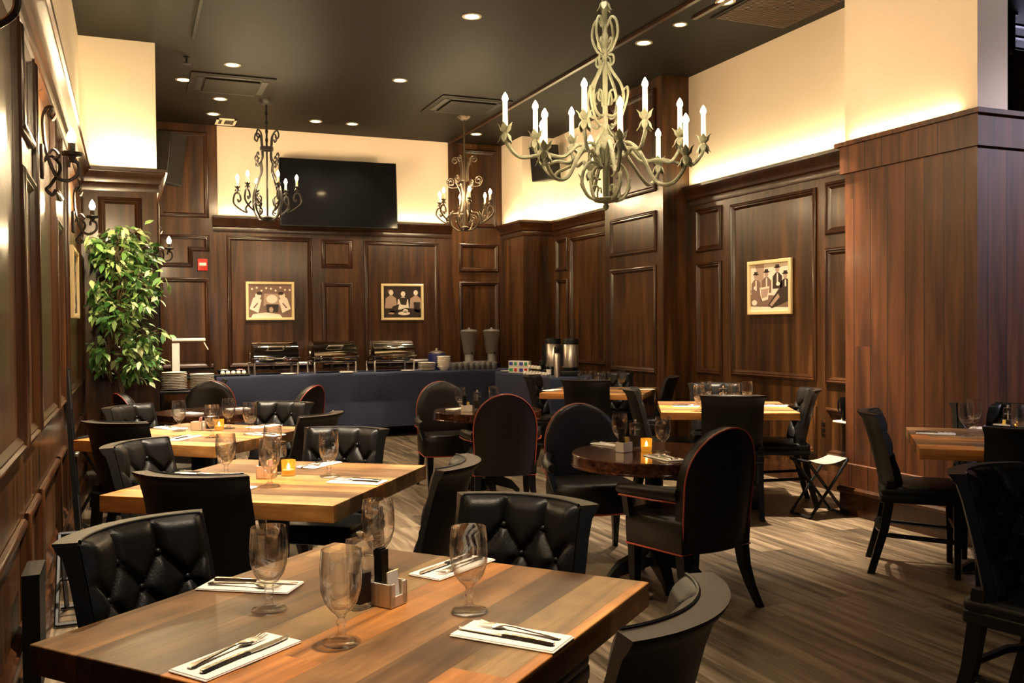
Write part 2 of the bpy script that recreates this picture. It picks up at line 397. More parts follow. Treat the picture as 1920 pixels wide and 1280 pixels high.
# ceiling moulding along the room
b=B(); b.b2(4.16,4.20,5.0,12.3,ZC-.025,ZC+.01); b.b2(4.40,4.44,5.0,6.6,ZC-.02,ZC+.01); S(b.build('trim_5','moulding',smooth=0))
# ------------------------------------------------------------------ lights in the ceiling
def downlight(x,y,label,lamp=60,size=.065):
    t=T('recessed_downlight',label,'ceiling light',(x,y,ZC),0,'recessed downlights')
    b=B(); b.lathe([(size*.85,.0),(size*1.25,.0),(size*1.25,-.006),(size*.95,-.008),(size*.85,.0)],28); b.build('trim_ring','canring',t)
    b=B(); b.lathe([(0,-.003),(size*.9,-.004)],24); b.build('lens','lens',t)
    if lamp:
        l=bpy.data.lights.new('spot','SPOT'); l.energy=lamp; l.color=(1,.79,.53); l.spot_size=math.radians(84); l.spot_blend=.75; l.shadow_soft_size=.05
        o=bpy.data.objects.new('spot_lamp',l); C.objects.link(o); o.location=(x,y,ZC-.03)
GX=(.97,2.65,4.40)
DL=[(.97,9.41,'behind the left ceiling vent cassette, nearest of the left row',330),(.556,10.15,'beside the far left wall column, alone left of the vent',25),(.98,10.85,'between the left cassette vent and the small grille',400),(.97,11.64,'beside the small ceiling grille, farthest of the left row',14),
 (2.65,9.38,'in mid ceiling between the two cassette vents',60),(2.19,11.61,'far one above the television, left of its pair',80),(2.65,11.6,'far one above the television, right of its pair',70),
 (4.34,11.64,'beyond the right iron chandelier, far right corner',120),(2.67,7.24,'in mid ceiling, first one left of the big chandelier',90),(4.385,7.35,'beside the ceiling moulding, above the big chandelier candles',120),(4.41,6.79,'small dim one beside the big square grille',0),(4.44,6.18,'bright white one at the top edge beside the square grille',160)]
for x,y,w,e in DL: downlight(x,y,'round recessed downlight '+w,e,.05 if e==0 else .065)
# the rest of the downlight grid, out of the picture
for x,y,e in ((.55,7.3,380),(.55,6.0,1200),(.65,4.15,1050),(2.65,5.0,45),(.70,2.0,300),(2.65,3.0,22),(4.4,3.2,45),(4.35,5.75,1500),(2.4,1.2,14),(4.45,8.3,120)):
    l=bpy.data.lights.new('spot','SPOT'); l.energy=e; l.color=(1,.82,.60); l.spot_size=math.radians(58); l.spot_blend=.85; l.shadow_soft_size=.05
    o=bpy.data.objects.new('spot_lamp',l); C.objects.link(o); o.location=(x,y,ZC-.03)
# cove strips on top of the cornices
def cove(p,q,e,col=(1,.86,.48),w=.03):
    l=bpy.data.lights.new('cove','AREA'); l.shape='RECTANGLE'; d=V(q)-V(p); l.size=d.length; l.size_y=w; l.energy=e*.6*d.length; l.color=col
    o=bpy.data.objects.new('cove_lamp',l); C.objects.link(o); c=(V(p)+V(q))/2; o.location=c
    x=d.normalized(); z=V((0,0,-1)); y=z.cross(x)
    o.matrix_world=M(((x.x,y.x,z.x,c.x),(x.y,y.y,z.y,c.y),(x.z,y.z,z.z,c.z),(0,0,0,1)))
zc=2.85
cove((XL+.05,1,zc),(XL+.05,8.7,zc),4.5); cove((XL+.15,YP-.05,zc),(XP,YP-.05,zc),25)
cove((1.1,YB-.025,zc),(1.75,YB-.025,zc),3.6); cove((1.75,YB-.025,zc),(4.15,YB-.025,zc),3.6)
cove((4.92,11.6,zc),(4.92,12.2,zc),2.5); cove((5.0,11.5,zc),(5.4,11.5,zc),8); cove((XR-.06,9.6,zc),(XR-.06,11.45,zc),8)
cove((XR-.06,5.4,zc),(XR-.06,8.15,zc),6); cove((XC-.03,4.3,2.73),(XC-.03,5.25,2.73),3,(1,.74,.4))
# violet light of the neighbouring room and its dim spill
for p,q,e,sz,c in (((7.4,1.5,3.7),(5.9,4.17,1.5),430,60,(.86,.80,1)),((8.9,6.2,3.7),(9.6,7.6,3.4),480,100,(.78,.74,1)),((5.9,2.2,3.7),(4.99,4.17,3.4),30,50,(.9,.8,.9))):
    l=bpy.data.lights.new('violet','SPOT'); l.energy=e; l.color=c; l.spot_size=math.radians(sz); l.spot_blend=.8; l.shadow_soft_size=.2
    o=bpy.data.objects.new('violet_lamp',l); C.objects.link(o); o.location=p; o.rotation_euler=(V(q)-V(p)).to_track_quat('-Z','Y').to_euler()
l=bpy.data.lights.new('rear_fill','AREA'); l.shape='RECTANGLE'; l.size=.35; l.size_y=1.3; l.energy=6; l.color=(.82,.86,1)  # unseen cool area lamp, added for glass highlights and fill
o=bpy.data.objects.new('rear_fill_light',l); C.objects.link(o); o.location=(2.2,-3.3,1.9); o.rotation_euler=(math.radians(90),0,math.radians(8))
w=bpy.data.worlds.new('world'); sc.world=w; w.use_nodes=True
w.node_tree.nodes['Background'].inputs['Color'].default_value=(.8,.72,.9,1); w.node_tree.nodes['Background'].inputs['Strength'].default_value=.007
# ------------------------------------------------------------------ ceiling fittings
def cassette(x,y,label,rz):
    t=T('ceiling_vent',label,'vent',(x,y,ZC),rz)
    b=B(); b.b2(-.42,.42,-.42,.42,-.012,0.01); b.build('face_plate','ceiling',t,smooth=0)
    b=B(); b.b2(-.27,.27,-.27,.27,-.03,-.012); b.build('centre_panel','ceiling',t,smooth=0)
    for s in ((0,-.325,.56,.06),(0,.325,.56,.06),(-.325,0,.06,.56),(.325,0,.06,.56)):
        b=B(); b.b2(s[0]-s[2]/2,s[0]+s[2]/2,s[1]-s[3]/2,s[1]+s[3]/2,-.0155,-.010); b.build('slot','black',t,smooth=0)
cassette(1.03,10.2,'square cassette air vent in the ceiling, left of the left iron chandelier',0)
cassette(3.68,10.2,'square cassette air vent in the ceiling, left of the right iron chandelier',0)
t=T('air_grille','small white-framed ceiling grille at the head of the back wall','vent',(1.15,12.02,ZC))
b=B()
for x0,x1,y0,y1 in ((-.12,.12,-.17,-.14),(-.12,.12,.14,.17),(-.12,-.09,-.17,.17),(.09,.12,-.17,.17),(-.05,-.02,-.14,.14)): b.b2(x0,x1,y0,y1,-.016,0)
b.build('frame','cream',t,smooth=0)
b=B(); b.b2(-.09,.09,-.14,.14,-.006,0.0); b.build('louvre_panel','black',t,smooth=0)
t=T('return_air_grille','large dark square louvred grille in the ceiling at the top right','vent',(4.93,6.0,ZC))
b=B(); b.b2(-.38,.38,-.55,.55,-.012,.01); b.build('frame','ceiling',t,smooth=0)
b=B()
for i in range(40): b.b2(-.35,.35,-.52+i*.026,-.52+i*.026+.014,-.019,-.010)
b.build('louvre_panel','moulding',t,smooth=0)
t=T('ceiling_track','thin dark lighting track on the ceiling near the left wall','track',(.555,7.7,ZC))
b=B(); b.b2(-.012,.012,-.9,.9,-.03,0); b.build('rail','blackwood',t,smooth=0)
t=T('sprinkler_head','small dark sprinkler head hanging below the ceiling at left','sprinkler',(.54,9.3,ZC))
b=B(); b.lathe([(0,0),(.03,0),(.03,-.006),(.01,-.012),(.008,-.05),(.035,-.06),(.045,-.066),(0,-.07)],16); b.build('body','black',t)
# ------------------------------------------------------------------ chairs
def dl(lat,D,z=0): return V((D*.38367+lat*.92347,D*.92347-lat*.38367,z))
def face(v): return math.atan2(v[1],v[0])-PI/2
VR=[.80,.62,.44,.26,.08]
BTN=[(u,v) for k,v in enumerate(VR) for u in ((1/3,2/3) if k%2==0 else (0.0,.5,1.0))]
BTN=[(u if u not in (0.,1.) else (1/6 if u==0 else 5/6),v) for u,v in BTN]
CR=[((1/3,VR[0]),(1/3,1.05)),((2/3,VR[0]),(2/3,1.05))]
for k in range(4):
    a,c=VR[k],VR[k+1]; A,D=((1/3,2/3),(1/6,.5,5/6)) if k%2==0 else ((1/6,.5,5/6),(1/3,2/3))
    CR+=[((x,a),(y,c)) for x in A for y in D if abs(x-y)<.2]
CR+=[((1/6,VR[1]),(-.03,VR[0])),((1/6,VR[1]),(-.03,VR[2])),((5/6,VR[1]),(1.03,VR[0])),((5/6,VR[1]),(1.03,VR[2])),((1/6,VR[3]),(-.03,VR[2])),((5/6,VR[3]),(1.03,VR[2]))]
def sd(p,a,b):
    ax,ay=a; dx,dy=b[0]-ax,b[1]-ay; t=max(0,min(1,((p[0]-ax)*dx+(p[1]-ay)*dy)/(dx*dx+dy*dy)))
    return math.hypot((p[0]-ax-t*dx)*.46,(p[1]-ay-t*dy)*.42)
HC,SAG=.215,.082; RB=(HC*HC+SAG*SAG)/(2*SAG); PH=math.asin(HC/RB)
def bp(u,z,inset):
    """back of the side chair: u -1..1 round the curve, z height, inset towards the sitter"""
    ph=u*PH; k=(z-.44); y0=-.215-.19*k-.12*k*k
    return V(((RB-inset)*math.sin(ph)*(1+.06*k), y0+RB-(RB-inset)*math.cos(ph), z))
ZT=.89
def side_chair():
    t=T('dining_chair','chair','chair')
    b=B(); b.bbox((0,-.02,.425),(.44,.41,.05),M.Identity(4),.012); b.build('seat_frame','blackwood',t)
    b=B(); b.bbox((0,-.015,.463),(.445,.42,.055),M.Identity(4),.024)
    for w in b.bm.verts:
        if w.co.z>.47: w.co.z+=.018*max(0,1-(w.co.x/.23)**2)*max(0,1-((w.co.y+.015)/.21)**2)
    b.build('seat','leather',t)
    # curved outer shell with flared top rail
    b=B(); n=18; zs=[.40,.5,.6,.7,.8,.855,.87,.882,ZT]; fl=[0,0,0,0,0,-.004,-.014,-.018,-.018]
    us=[-1+2*i/n for i in range(n+1)]
    out=[[bp(u,z,f) for u in us] for z,f in zip(zs,fl)]
    inn=[[bp(u,z,.034) for u in us] for z in zs]
    b.loft([o+i[::-1] for o,i in zip(out,inn)],closed=True)
    b.mi=1
    rimo=[bp(u,ZT+.002,-.020) for u in us]; rimi=[bp(u,ZT+.002,.036) for u in us]
    rl=[bp(u,ZT-.006,-.020) for u in us]; ri=[bp(u,ZT-.006,.036) for u in us]
    b.loft([[rl[i],rimo[i],rimi[i],ri[i]] for i in range(n+1)],closed=True)
    sh=b.build('backrest',['leather','rim'],t)
    # tufted pad
    b=B(); nu,nv=54,60; z0,z1=.475,ZT+.004
    g=[]
    for j in range(nv+1):
        v=j/nv; row=[]
        for i in range(nu+1):
            u=i/nu; d=min(sd((u,v),*c) for c in CR); q=min(math.hypot((u-x)*.46,(v-y)*.42) for x,y in BTN)
            e=min(u,1-u)*.46; et=(1-v)*.42; ed=min(1,max(0,e)/.03); et=min(1,max(0,et)/.035); eb=min(1,v*.42/.03)
            h=(.012+.026*(1-math.exp(-d/.017))-.010*math.exp(-q/.010))*math.sqrt(max(0,1-(1-ed)**2))*math.sqrt(max(0,1-(1-et)**2))*eb
            row.append(b.v(bp((2*u-1)*.965,z0+(z1-z0)*v,.034+h+.003)))
        g.append(row)
    for j in range(nv):
        for i in range(nu): b.f([g[j][i],g[j][i+1],g[j+1][i+1],g[j+1][i]])
    pad=b.build('tufted_pad','leather',t,smooth=70)
    b=B(); b.tube([bp(-.97+1.94*i/20,ZT+.003,.040) for i in range(21)],.0045,6); b.build('piping','leather',pad)
    for x,y in BTN[:7]:
        b=B(); p=bp((2*x-1)*.965,z0+(z1-z0)*y,.050); b.sph(p,.010,seg=10,rings=6); b.build('button','leather',pad)
    for s in (-1,1):
        b=B(); b.loft([[V((s*.195+i*w,.165+j*w,z)) for i,j in((-1,-1),(1,-1),(1,1),(-1,1))] for z,w in((.42,.021),(.2,.018),(0,.015))],closed=True); b.build('leg','blackwood',t)
        b=B(); b.loft([[V((s*x+i*w,y+j*w*1.2,z)) for i,j in((-1,-1),(1,-1),(1,1),(-1,1))] for z,w,x,y in((.52,.02,.20,-.165),(.44,.021,.198,-.175),(.25,.019,.196,-.205),(0,.016,.196,-.275))],closed=True); b.build('leg','blackwood',t)
        b=B(); b.tube([(s*.195,.165,.20),(s*.196,-.20,.22)],.013,6); b.build('stretcher','blackwood',t)
    b=B(); b.tube([(-.2,-.205,.235),(-.1,-.235,.24),(.1,-.235,.24),(.2,-.205,.235)],.015,6); b.build('stretcher','blackwood',t)
    b=B(); b.tube([(-.195,.165,.26),(.195,.165,.26)],.012,6); b.build('stretcher','blackwood',t)
    return t
SC=Proto(side_chair())
def arm_chair():
    t=T('round_back_armchair','chair','armchair')
    W=.235; zb,zm,zt=.30,.63,.905
    def hw(z):
        if z<=zm: return W*(.93+.07*(z-zb)/(zm-zb))
        q=(z-zm)/(zt-zm); return W*math.sqrt(max(0,1-q**2.25))
    def q(x,z,d):
        k=z-zb; return V((x,-.255-.13*k+.9*x*x+d,z))
    zs=[zb+(zm-zb)*i/6 for i in range(7)]+[zm+(zt-zm)*math.sin(PI/2*i/10) for i in range(1,11)]
    n=14; TH=.075
    b=B(); rear=[];front=[]
    for z in zs:
        w=max(hw(z),.012); r=[];fr=[]
        for i in range(n+1):
            u=-1+2*i/n; x=u*w; ed=1-abs(u)**3
            top=min(1,(zt-z)/.05)
            r.append(q(x,z,-.004*ed)); fr.append(q(x,z,TH-.022+.028*math.sqrt(max(0,ed))*(.3+.7*top) if z>.45 else TH-.02))
        rear.append(r); front.append(fr)
    b.loft([r+f[::-1] for r,f in zip(rear,front)],closed=True)
    bk=b.build('backrest','leather_brown',t)
    ol=[(-max(hw(z),.012),z) for z in zs]+[(max(hw(z),.012),z) for z in zs[::-1]]
    b=B(); b.tube([q(x,z,-.004) for x,z in ol],.0048,6,closed=True); b.build('red_piping','piping',bk)['label']='dark red piping'
    b=B(); b.tube([q(x*.985,z,TH-.024) for x,z in ol[3:-3]],.004,6); b.build('front_piping','leather_brown',bk)
    # seat
    b=B(); pl=[(-.235,-.23),(.235,-.23),(.258,.15),(.2,.19),(0,.205),(-.2,.19),(-.258,.15)]
    rows=[[V((x*k,y*k,z)) for x,y in pl] for z,k in((.30,.97),(.31,.985),(.42,1),(.45,.985),(.468,.94),(.478,.8),(.483,.5))]
    b.loft(rows,closed=True); st=b.build('seat','leather_brown',t,smooth=60)
    b=B(); b.tube([(x*.99,y*.99,.302) for x,y in pl],.0048,6,closed=True); b.build('red_piping','piping',st)['label']='dark red piping'
    for s in (-1,1):
        b=B(); rows=[]
        for y,z,x,w,h in((-.20,.625,.225,.03,.075),(-.08,.622,.262,.03,.07),(.05,.616,.285,.03,.062),(.14,.608,.285,.03,.058),(.175,.60,.28,.024,.045)):
            rows.append([V((s*x+w*math.cos(a)*.9,y,z-h/2+h/2*math.sin(a))) for a in [2*PI*i/10 for i in range(10)]])
        b.loft(rows,closed=True); ar=b.build('arm','leather_brown',t,smooth=60)
        b=B(); b.tube([(s*.23,-.19,.55),(s*.285,-.08,.552),(s*.312,.05,.555),(s*.31,.14,.551)],.0045,6); b.build('red_piping','piping',ar)['label']='dark red piping'
        b=B(); b.loft([[V((s*x+i*w,y+j*w*1.3,z)) for i,j in((-1,-1),(1,-1),(1,1),(-1,1))] for z,w,x,y in((.57,.018,.285,.11),(.52,.016,.272,.12),(.44,.016,.25,.13))],closed=True); b.build('arm_post','blackwood',t)
        b=B(); b.loft([[V((s*x+i*w,y+j*w,z)) for i,j in((-1,-1),(1,-1),(1,1),(-1,1))] for z,w,x,y in((.31,.027,.205,.14),(.15,.022,.205,.14),(0,.015,.205,.14))],closed=True); b.build('leg','blackwood',t)
        b=B(); b.loft([[V((s*x+i*w*.8,y+j*w,z)) for i,j in((-1,-1),(1,-1),(1,1),(-1,1))] for z,w,x,y in((.31,.03,.20,-.20),(.2,.026,.205,-.215),(.1,.021,.213,-.25),(0,.017,.225,-.30))],closed=True); b.build('leg','blackwood',t)
    return t
AC=Proto(arm_chair())
# ------------------------------------------------------------------ tables
TABLES={}
def square_table(name,x,y,th,label,s=.9985,s2=None,swap=False,th2=.055):
    s2=s2 or s
    rz=th+(PI/2 if swap else 0); a,c=(s2,s) if swap else (s,s2)
    t=T('square_dining_table',label,'table',(x,y,0),rz,'square plank dining tables')
    b=B(); b.bbox((0,0,.75-th2/2),(a,c,th2),M.Identity(4),.003); b.build('tabletop','tabletop',t)
    b=B(); b.lathe([(0,.69),(.16,.69),(.16,.675),(.05,.66),(.045,.1),(.06,.06),(0,.06)],20); b.build('pedestal','blackwood',t)
    for k in range(4):
        b=B(); q=k*PI/2+PI/4
        R=M.Rotation(q-PI/4,4,'Z'); b.loft([[R@V((x,w*i,z)) for i,z in((-1,z0),(1,z0),(1,z1),(-1,z1))] for x,w,z0,z1 in((.03,.035,.02,.1),(.2,.03,.012,.06),(.24,.025,0,.03))],closed=True); b.build('foot','blackwood',t)
    TABLES[name]=(V((x,y,0)),th,s,s2)
square_table('T1',.5024,2.0731,-.8745,'square plank dining table in front with three tufted chairs, nearest the camera',swap=True,th2=.062)
square_table('T2',.5811,4.0466,-.6453,'square plank dining table with glowing amber candle, middle of the left-hand row',swap=False,th2=.066)
square_table('T3',.392,6.017,-.738,'brightly lit square plank table farthest along the left wall',swap=False,th2=.066)
square_table('T4',4.317,6.058,-.5229,'pale lit square plank table under the framed photograph of men in hats',swap=False)
_n=at(1723.4,840,.75); _a=V((math.cos(-.7366),math.sin(-.7366),0)); _b=V((-_a.y,_a.x,0))
_c=_n+_a*.5+_b*.52
square_table('T5',_c.x,_c.y,-.7366,'reddish square plank table beside the plank-clad column at right',s=1.0,s2=1.04,th2=.058)
square_table('T6',4.3423,8.1636,-.6819,'square plank table before the coffee urns, far right',th2=.055)
def sidepos(tn,side,d,sh=0):
    c,th,s,s2=TABLES[tn]; a=V((math.cos(th),math.sin(th),0)); b=V((-a.y,a.x,0))
    n={'-a':-a,'+a':a,'-b':-b,'+b':b}[side]; h=(s if 'a' in side else s2)/2
    tv=V((-n.y,n.x,0)); return c+n*(h+d)+tv*sh, n
def seatat(tn,side,label,d=-.05,sh=0,turn=0,grp='tufted dining chairs'):
    p,n=sidepos(tn,side,d,sh); return SC.put(p,face(-n)+turn,label,grp)
seatat('T1','-a','black tufted dining chair nearest the left wall, at the front table',sh=.06)
seatat('T1','+b','black tufted dining chair behind the front table, buttons facing us, beside the white napkin',sh=-.045)
seatat('T1','+a','black dining chair with curved top rail seen from above, lower right by the front table',d=.0,sh=-.09)
seatat('T2','-b','black dining chair back with tan rail standing before the candlelit middle table',d=-.01,sh=.07)
seatat('T2','-a','tufted dining chair between the left wall and the candlelit middle table')
seatat('T2','+b','tufted dining chair behind the amber candle of the middle table')
seatat('T2','+a','black dining chair back with curved olive rim at the right corner of the middle table',d=.15,sh=-.32,turn=.12)
seatat('T3','-b','black dining chair back with tan rail nearest the bright far left table')
seatat('T3','-a','tufted dining chair in front of the ficus tree',sh=-.17)
seatat('T3','+b','tufted dining chair behind the bright far left table, against the navy cloth',sh=-.15)
seatat('T3','+a','black dining chair back at the right corner of the bright far left table',d=.12)
seatat('T4','-b','black dining chair back with straight dark top, before the pale table on the right')
seatat('T4','+a','tufted dining chair right of the pale table, seen side-on by the folding stand',d=-.10)
seatat('T4','-a','dark dining chair at the left end of the pale table')
seatat('T4','+b','tufted dining chair behind the pale table against the panelled wall')
seatat('T5','-a','dark dining chair seen side-on left of the table by the plank column')
seatat('T5','-b','black dining chair back cut by the right edge, before the table by the column')
seatat('T5','+b','dark dining chair behind the goblets of the table by the plank column')
seatat('T6','-b','black dining chair back before the far right table with the lemon glasses')
seatat('T6','-a','dark dining chair side-on between the navy buffet and the far right table')
seatat('T6','+b','dark tufted dining chair beyond the far right table under the panelled pilaster')
seatat('T6','+a','dark dining chair at the right end of the far right table, by the dark recess')
SC.put(dl(1.80,3.0),face(dl(.57,-.82)),'big dark tufted dining chair at the lower right corner of the picture','tufted dining chairs')
# round veneer tables
def flat(p): return V((p.x,p.y,0))
def round_table(p,label,rz=0,r=.445):
    t=T('round_dining_table',label,'table',p,rz,'round veneer tables')
    b=B(); b.lathe([(0,.71),(r-.004,.71),(r,.706),(r,.654),(r+.004,.651),(r+.004,.643),(r-.005,.641),(0,.641)],56); b.build('tabletop','veneer',t)
    b=B(); b.lathe([(0,.641),(.14,.641),(.05,.61),(.045,.2),(.07,.15),(0,.15)],20); b.build('pedestal','blackwood',t)
    for k in range(4):
        b=B(); R=M.Rotation(k*PI/2,4,'Z'); b.loft([[R@V((x,w*i,z)) for i,z in((-1,z0),(1,z0),(1,z1),(-1,z1))] for x,w,z0,z1 in((.03,.035,.1,.2),(.2,.03,.05,.12),(.26,.025,0,.05))],closed=True); b.build('foot','blackwood',t)
    return p
R1=round_table(flat(at(1226,847,.71)),'glossy dark round table with white caddy and amber candle, in mid room',ang(at(1226,847,.71),dl(.835,4.55)))
R2=round_table(flat(at(914,768,.71)),'glossy dark round table behind the tall round-back armchair, before the navy buffet',ang(at(914,768,.71),dl(-.085,6.98)))
R3=round_table(V((.62,8.05,0)),'glossy dark round table beyond the left-hand row, near the ficus')
ag='round-back armchairs'
rl=at(1259,1042,.30); rr=at(1398,1025,.30); fl=at(1133,1005,.30)
fv=(fl-rl).normalized(); p=(rl+rr)/2+fv*.26+dl(.06,0); p.z=0
AC.put(p,face(fv),'large black round-back armchair with red piping, back turned, nearest of the armchairs',ag)
AC.put(dl(.47,5.50),face(V((dl(.16,-1)))),'black round-back armchair facing us, behind the candlelit round table',ag)
AC.put(dl(-.085,6.98),face(dl(-.12,1)),'black round-back armchair with red piping, back turned, in the middle of the room',ag)
AC.put(dl(-.55,7.97),face(dl(.32,-1)),'brown-lit round-back armchair facing us, left of the far round table before the buffet',ag)
AC.put(dl(-2.80,8.35),face(dl(.1,-1)),'olive-lit round-back armchair facing us beside the stacked white plates',ag)
AC.put(dl(-2.80,7.3),face(dl(.75,.65)),'round-back armchair turned away in front of the ficus trunk',ag)
AC.put(dl(-1.98,7.95),face(dl(-.9,.3)),'round-back armchair against the navy cloth, only its red-edged side in sight',ag)
# ------------------------------------------------------------------ tableware
def goblet():
    b=B(); b.lathe([(0,0),(.038,0),(.0405,.002),(.039,.005),(.026,.008),(.013,.013),(.0085,.020),(.0072,.034),(.0105,.041),(.011,.046),(.0075,.052),(.011,.060),
      (.022,.069),(.034,.086),(.0415,.110),(.0438,.135),(.0425,.165),(.0395,.1935),(.0388,.1945),(.0378,.1935),(.0406,.165),(.0418,.135),(.0395,.111),(.032,.089),(.019,.074),(0,.069)],32)
    me=b.mesh('water_goblet',['glass','thin_glass'],50)
    for f in me.polygons:
        if f.center.z>9: f.material_index=1
    o=bpy.data.objects.new('water_goblet',me); C.objects.link(o); tag(o,'x','glass'); return o
GB=Proto(goblet()); GB.r.scale=(1,1,1)
def rnd(p,z): q=V(p); q.z=z; return q
def gob(px,py,label,z=.75,sc=1.0):
    o=GB.put(at(px,py,z+.0004),random.random()*6,label,'stemmed water goblets'); o.scale=(sc,)*3; return o
def napkin():
    t=T('folded_napkin','n','napkin')
    b=B(); b.bbox((0,0,.002),(.215,.105,.0035),M.Identity(4),.002)
    b.build('cloth','napkin',t)
    b=B(); b.bbox((0.001,-.001,.0048),(.211,.101,.002),M.Identity(4),.001); b.build('fold','napkin',t); return t
NP=Proto(napkin())
def fork():
    b=B(); z=.0026
    hw=[(-.100,.006,0),(-.094,.010,.001),(-.08,.0075,.002),(-.05,.0058,.003),(-.02,.0040,.004),(.012,.0030,.006),(.03,.0038,.006),(.04,.010,.004),(.05,.0125,.0025),(.058,.0128,.002)]
    b.loft([[V((x,-w,z+h)),V((x,w,z+h)),V((x,w*.8,z+h+.0022)),V((x,-w*.8,z+h+.0022))] for x,w,h in hw],closed=True)
    for k in range(4):
        y=-.0106+k*.00707
        b.loft([[V((x,y-w,z+h)),V((x,y+w,z+h)),V((x,y+w,z+h+.0016)),V((x,y-w,z+h+.0016))] for x,w,h in((.057,.0021,.002),(.08,.0019,.001),(.1,.001,.0045))],closed=True)
    o=b.build('fork','cutlery'); tag(o,'x','fork'); return o
def knife():
    b=B(); z=.0026
    b.loft([[V((x,-w,z)),V((x,w,z)),V((x,w*.7,z+t)),V((x,-w*.7,z+t))] for x,w,t in((-.112,.004,.004),(-.108,.0085,.0055),(-.095,.0075,.0055),(-.06,.006,.006),(-.02,.0055,.006),(.0,.0062,.006),(.006,.0075,.004))],closed=True)
    b.loft([[V((x,-w0,z+.001)),V((x,w1,z+.001)),V((x,w1,z+.0028)),V((x,-w0,z+.0022))] for x,w0,w1 in((.005,.006,.006),(.03,.0095,.006),(.08,.0095,.006),(.105,.007,.005),(.116,.001,.003))],closed=True)
    o=b.build('table_knife','cutlery'); tag(o,'x','knife'); return o
FK,KN=Proto(fork()),Proto(knife())
def setting(p0,p1,lab,z=.75,flip=False,cut=True,da=0.0):
    """p0,p1: pixel ends of the napkin's long axis; the cutlery heads point to p1"""
    a=at(*p0,z); c=at(*p1,z); m=(a+c)/2; r=ang(a,c); L=(c-a).length
    o=NP.put(V((m.x,m.y,z+.0005)),r,'white folded napkin '+lab,'folded napkins'); o.scale=(max(.85,min(1.15,L/.215)),1,1)
    if cut:
        n=V((-math.sin(r),math.cos(r),0)); d=V((math.cos(r),math.sin(r),0)); s=-1 if flip else 1
        FK.put(V((m.x,m.y,z+.0066))+n*.022*s-d*.004,r+.06*s+da,'fork lying on the napkin '+lab,'forks')
        KN.put(V((m.x,m.y,z+.0066))-n*.020*s+d*.004,r+.02*s+da,'table knife lying on the napkin '+lab,'knives')
# front table
gob(505,1144,'goblet on the front table, over the napkin at its left')
gob(640,1205,'goblet at the near middle of the front table, closest to us')
gob(710,1074,'goblet at the back corner of the front table, behind the black stir sticks')
gob(880,1146,'goblet on the front table, right of the white caddy')
setting((385,1096),(555,1104),'under the left goblet of the front table',flip=True)
setting((345,1272),(535,1196),'at the lower left of the front table')
setting((1058,1212),(866,1180),'at the right side of the front table',flip=True)
setting((905,1045),(790,1086),'at the front table\'s back edge by the right goblet')
def caddy(p,rz,lab,z=.75,sticks=True,packs=('packet_yellow','packet_pink'),col='china'):
    p=V((p.x,p.y,z+.0004))
    t=T('packet_caddy','white ceramic packet caddy '+lab,'caddy',p,rz,'packet caddies')
    b=B(); w,d,h,e=.036,.030,.055,.004
    b.bbox((0,0,.004),(2*w,2*d,.008),M.Identity(4),.003)
    b.b2(-w,-w+e,-d,d,.004,h); b.b2(-e/2,e/2,-d,d,.004,h-.012)
    b.b2(-w,w,d-e,d,.004,h)
    for s in(-1,1):
        b.b2(w-e,w,s*d-(0 if s<0 else .016),s*d+(.016 if s<0 else 0),.004,h)
    b.b2(w-e,w,-d,d,.004,h*.45)
    b.b2(-w,w,-d,-d+e,.004,h)
    b.build('body',col,t,smooth=0)
    c,s=math.cos(rz),math.sin(rz)
    def loc(x,y,zz): return V((p.x+c*x-s*y,p.y+s*x+c*y,p.z+zz))
    if sticks:
        k=T('stir_stick_bundle','bundle of black stir sticks standing in the caddy '+lab,'stir sticks',loc(-.018,0,.0085),rz)
        b=B()
        for i in range(7):
            b.b2(-.0125+i*.0037,-.0125+i*.0037+.0031,-.012,.012,0,.118+.004*math.sin(i*2.1))
        b.build('sticks','black',k,smooth=0)
    for i,pk in enumerate(packs):
        q=T('sugar_packet','%s paper sugar packet in the caddy %s'%(pk.split('_')[1],lab),'sugar packet',loc(.012+.009*i,.003-.006*i,.0085),rz,'sugar packets')
        b=B(); R=M.Rotation(.12-.2*i,4,'Y'); b.box((0,0,.036),(.003,.038,.072),rot=R); b.build('paper',pk,q,smooth=0)
def pepper(p,lab,z=.75,h=.15):
    p=V((p.x,p.y,z+.0004))
    t=T('pepper_mill','clear acrylic pepper mill '+lab,'pepper mill',p,.5,'acrylic pepper mills'); r=.024
    b=B(); b.bbox((0,0,h*.36),(2*r,2*r,h*.72),M.Identity(4),.004); b.build('body','acrylic',t)
    b=B(); b.b2(-r*.72,r*.72,-r*.72,r*.72,.012,h*.5); b.build('peppercorns','pepper',t,smooth=0)
    b=B(); b.cyl((0,0,h*.5+.001),.004,h*.34,10); b.build('spindle','steel',t)
    b=B(); b.bbox((0,0,h*.85),(2*r,2*r,h*.24),M.Identity(4),.004); b.build('grinder_top','acrylic',t)
    b=B(); b.lathe([(0,0),(.007,0),(.006,.008),(.008,.014),(0,.018)],12,(0,0,h*.972)); b.build('knob','steel',t)
def candle(p,lab,z=.75,h=.068):
    p=V((p.x,p.y,z+.0004))
    t=T('votive_candle','amber glass votive candle glowing '+lab,'candle',p,0,'amber votive candles')
    b=B(); b.lathe([(0,0),(.026,0),(.029,.006),(.031,h),(.0285,h),(.0265,.010),(0,.008)],24); b.build('holder','amber',t)
    b=B(); b.lathe([(0,.010),(.024,.010),(.024,.026),(0,.026)],16); b.build('wax','cream',t)
    b=B(); b.lathe([(0,.027),(.005,.032),(.006,.038),(.003,.048),(0,.056)],10); b.build('flame','flame',t)
w=at(726,1132,.75); caddy(w,-.95,'on the front table',packs=('packet_yellow','packet_white'))
pepper(at(676,1138,.75),'on the front table, behind the nearest goblet',h=.165)
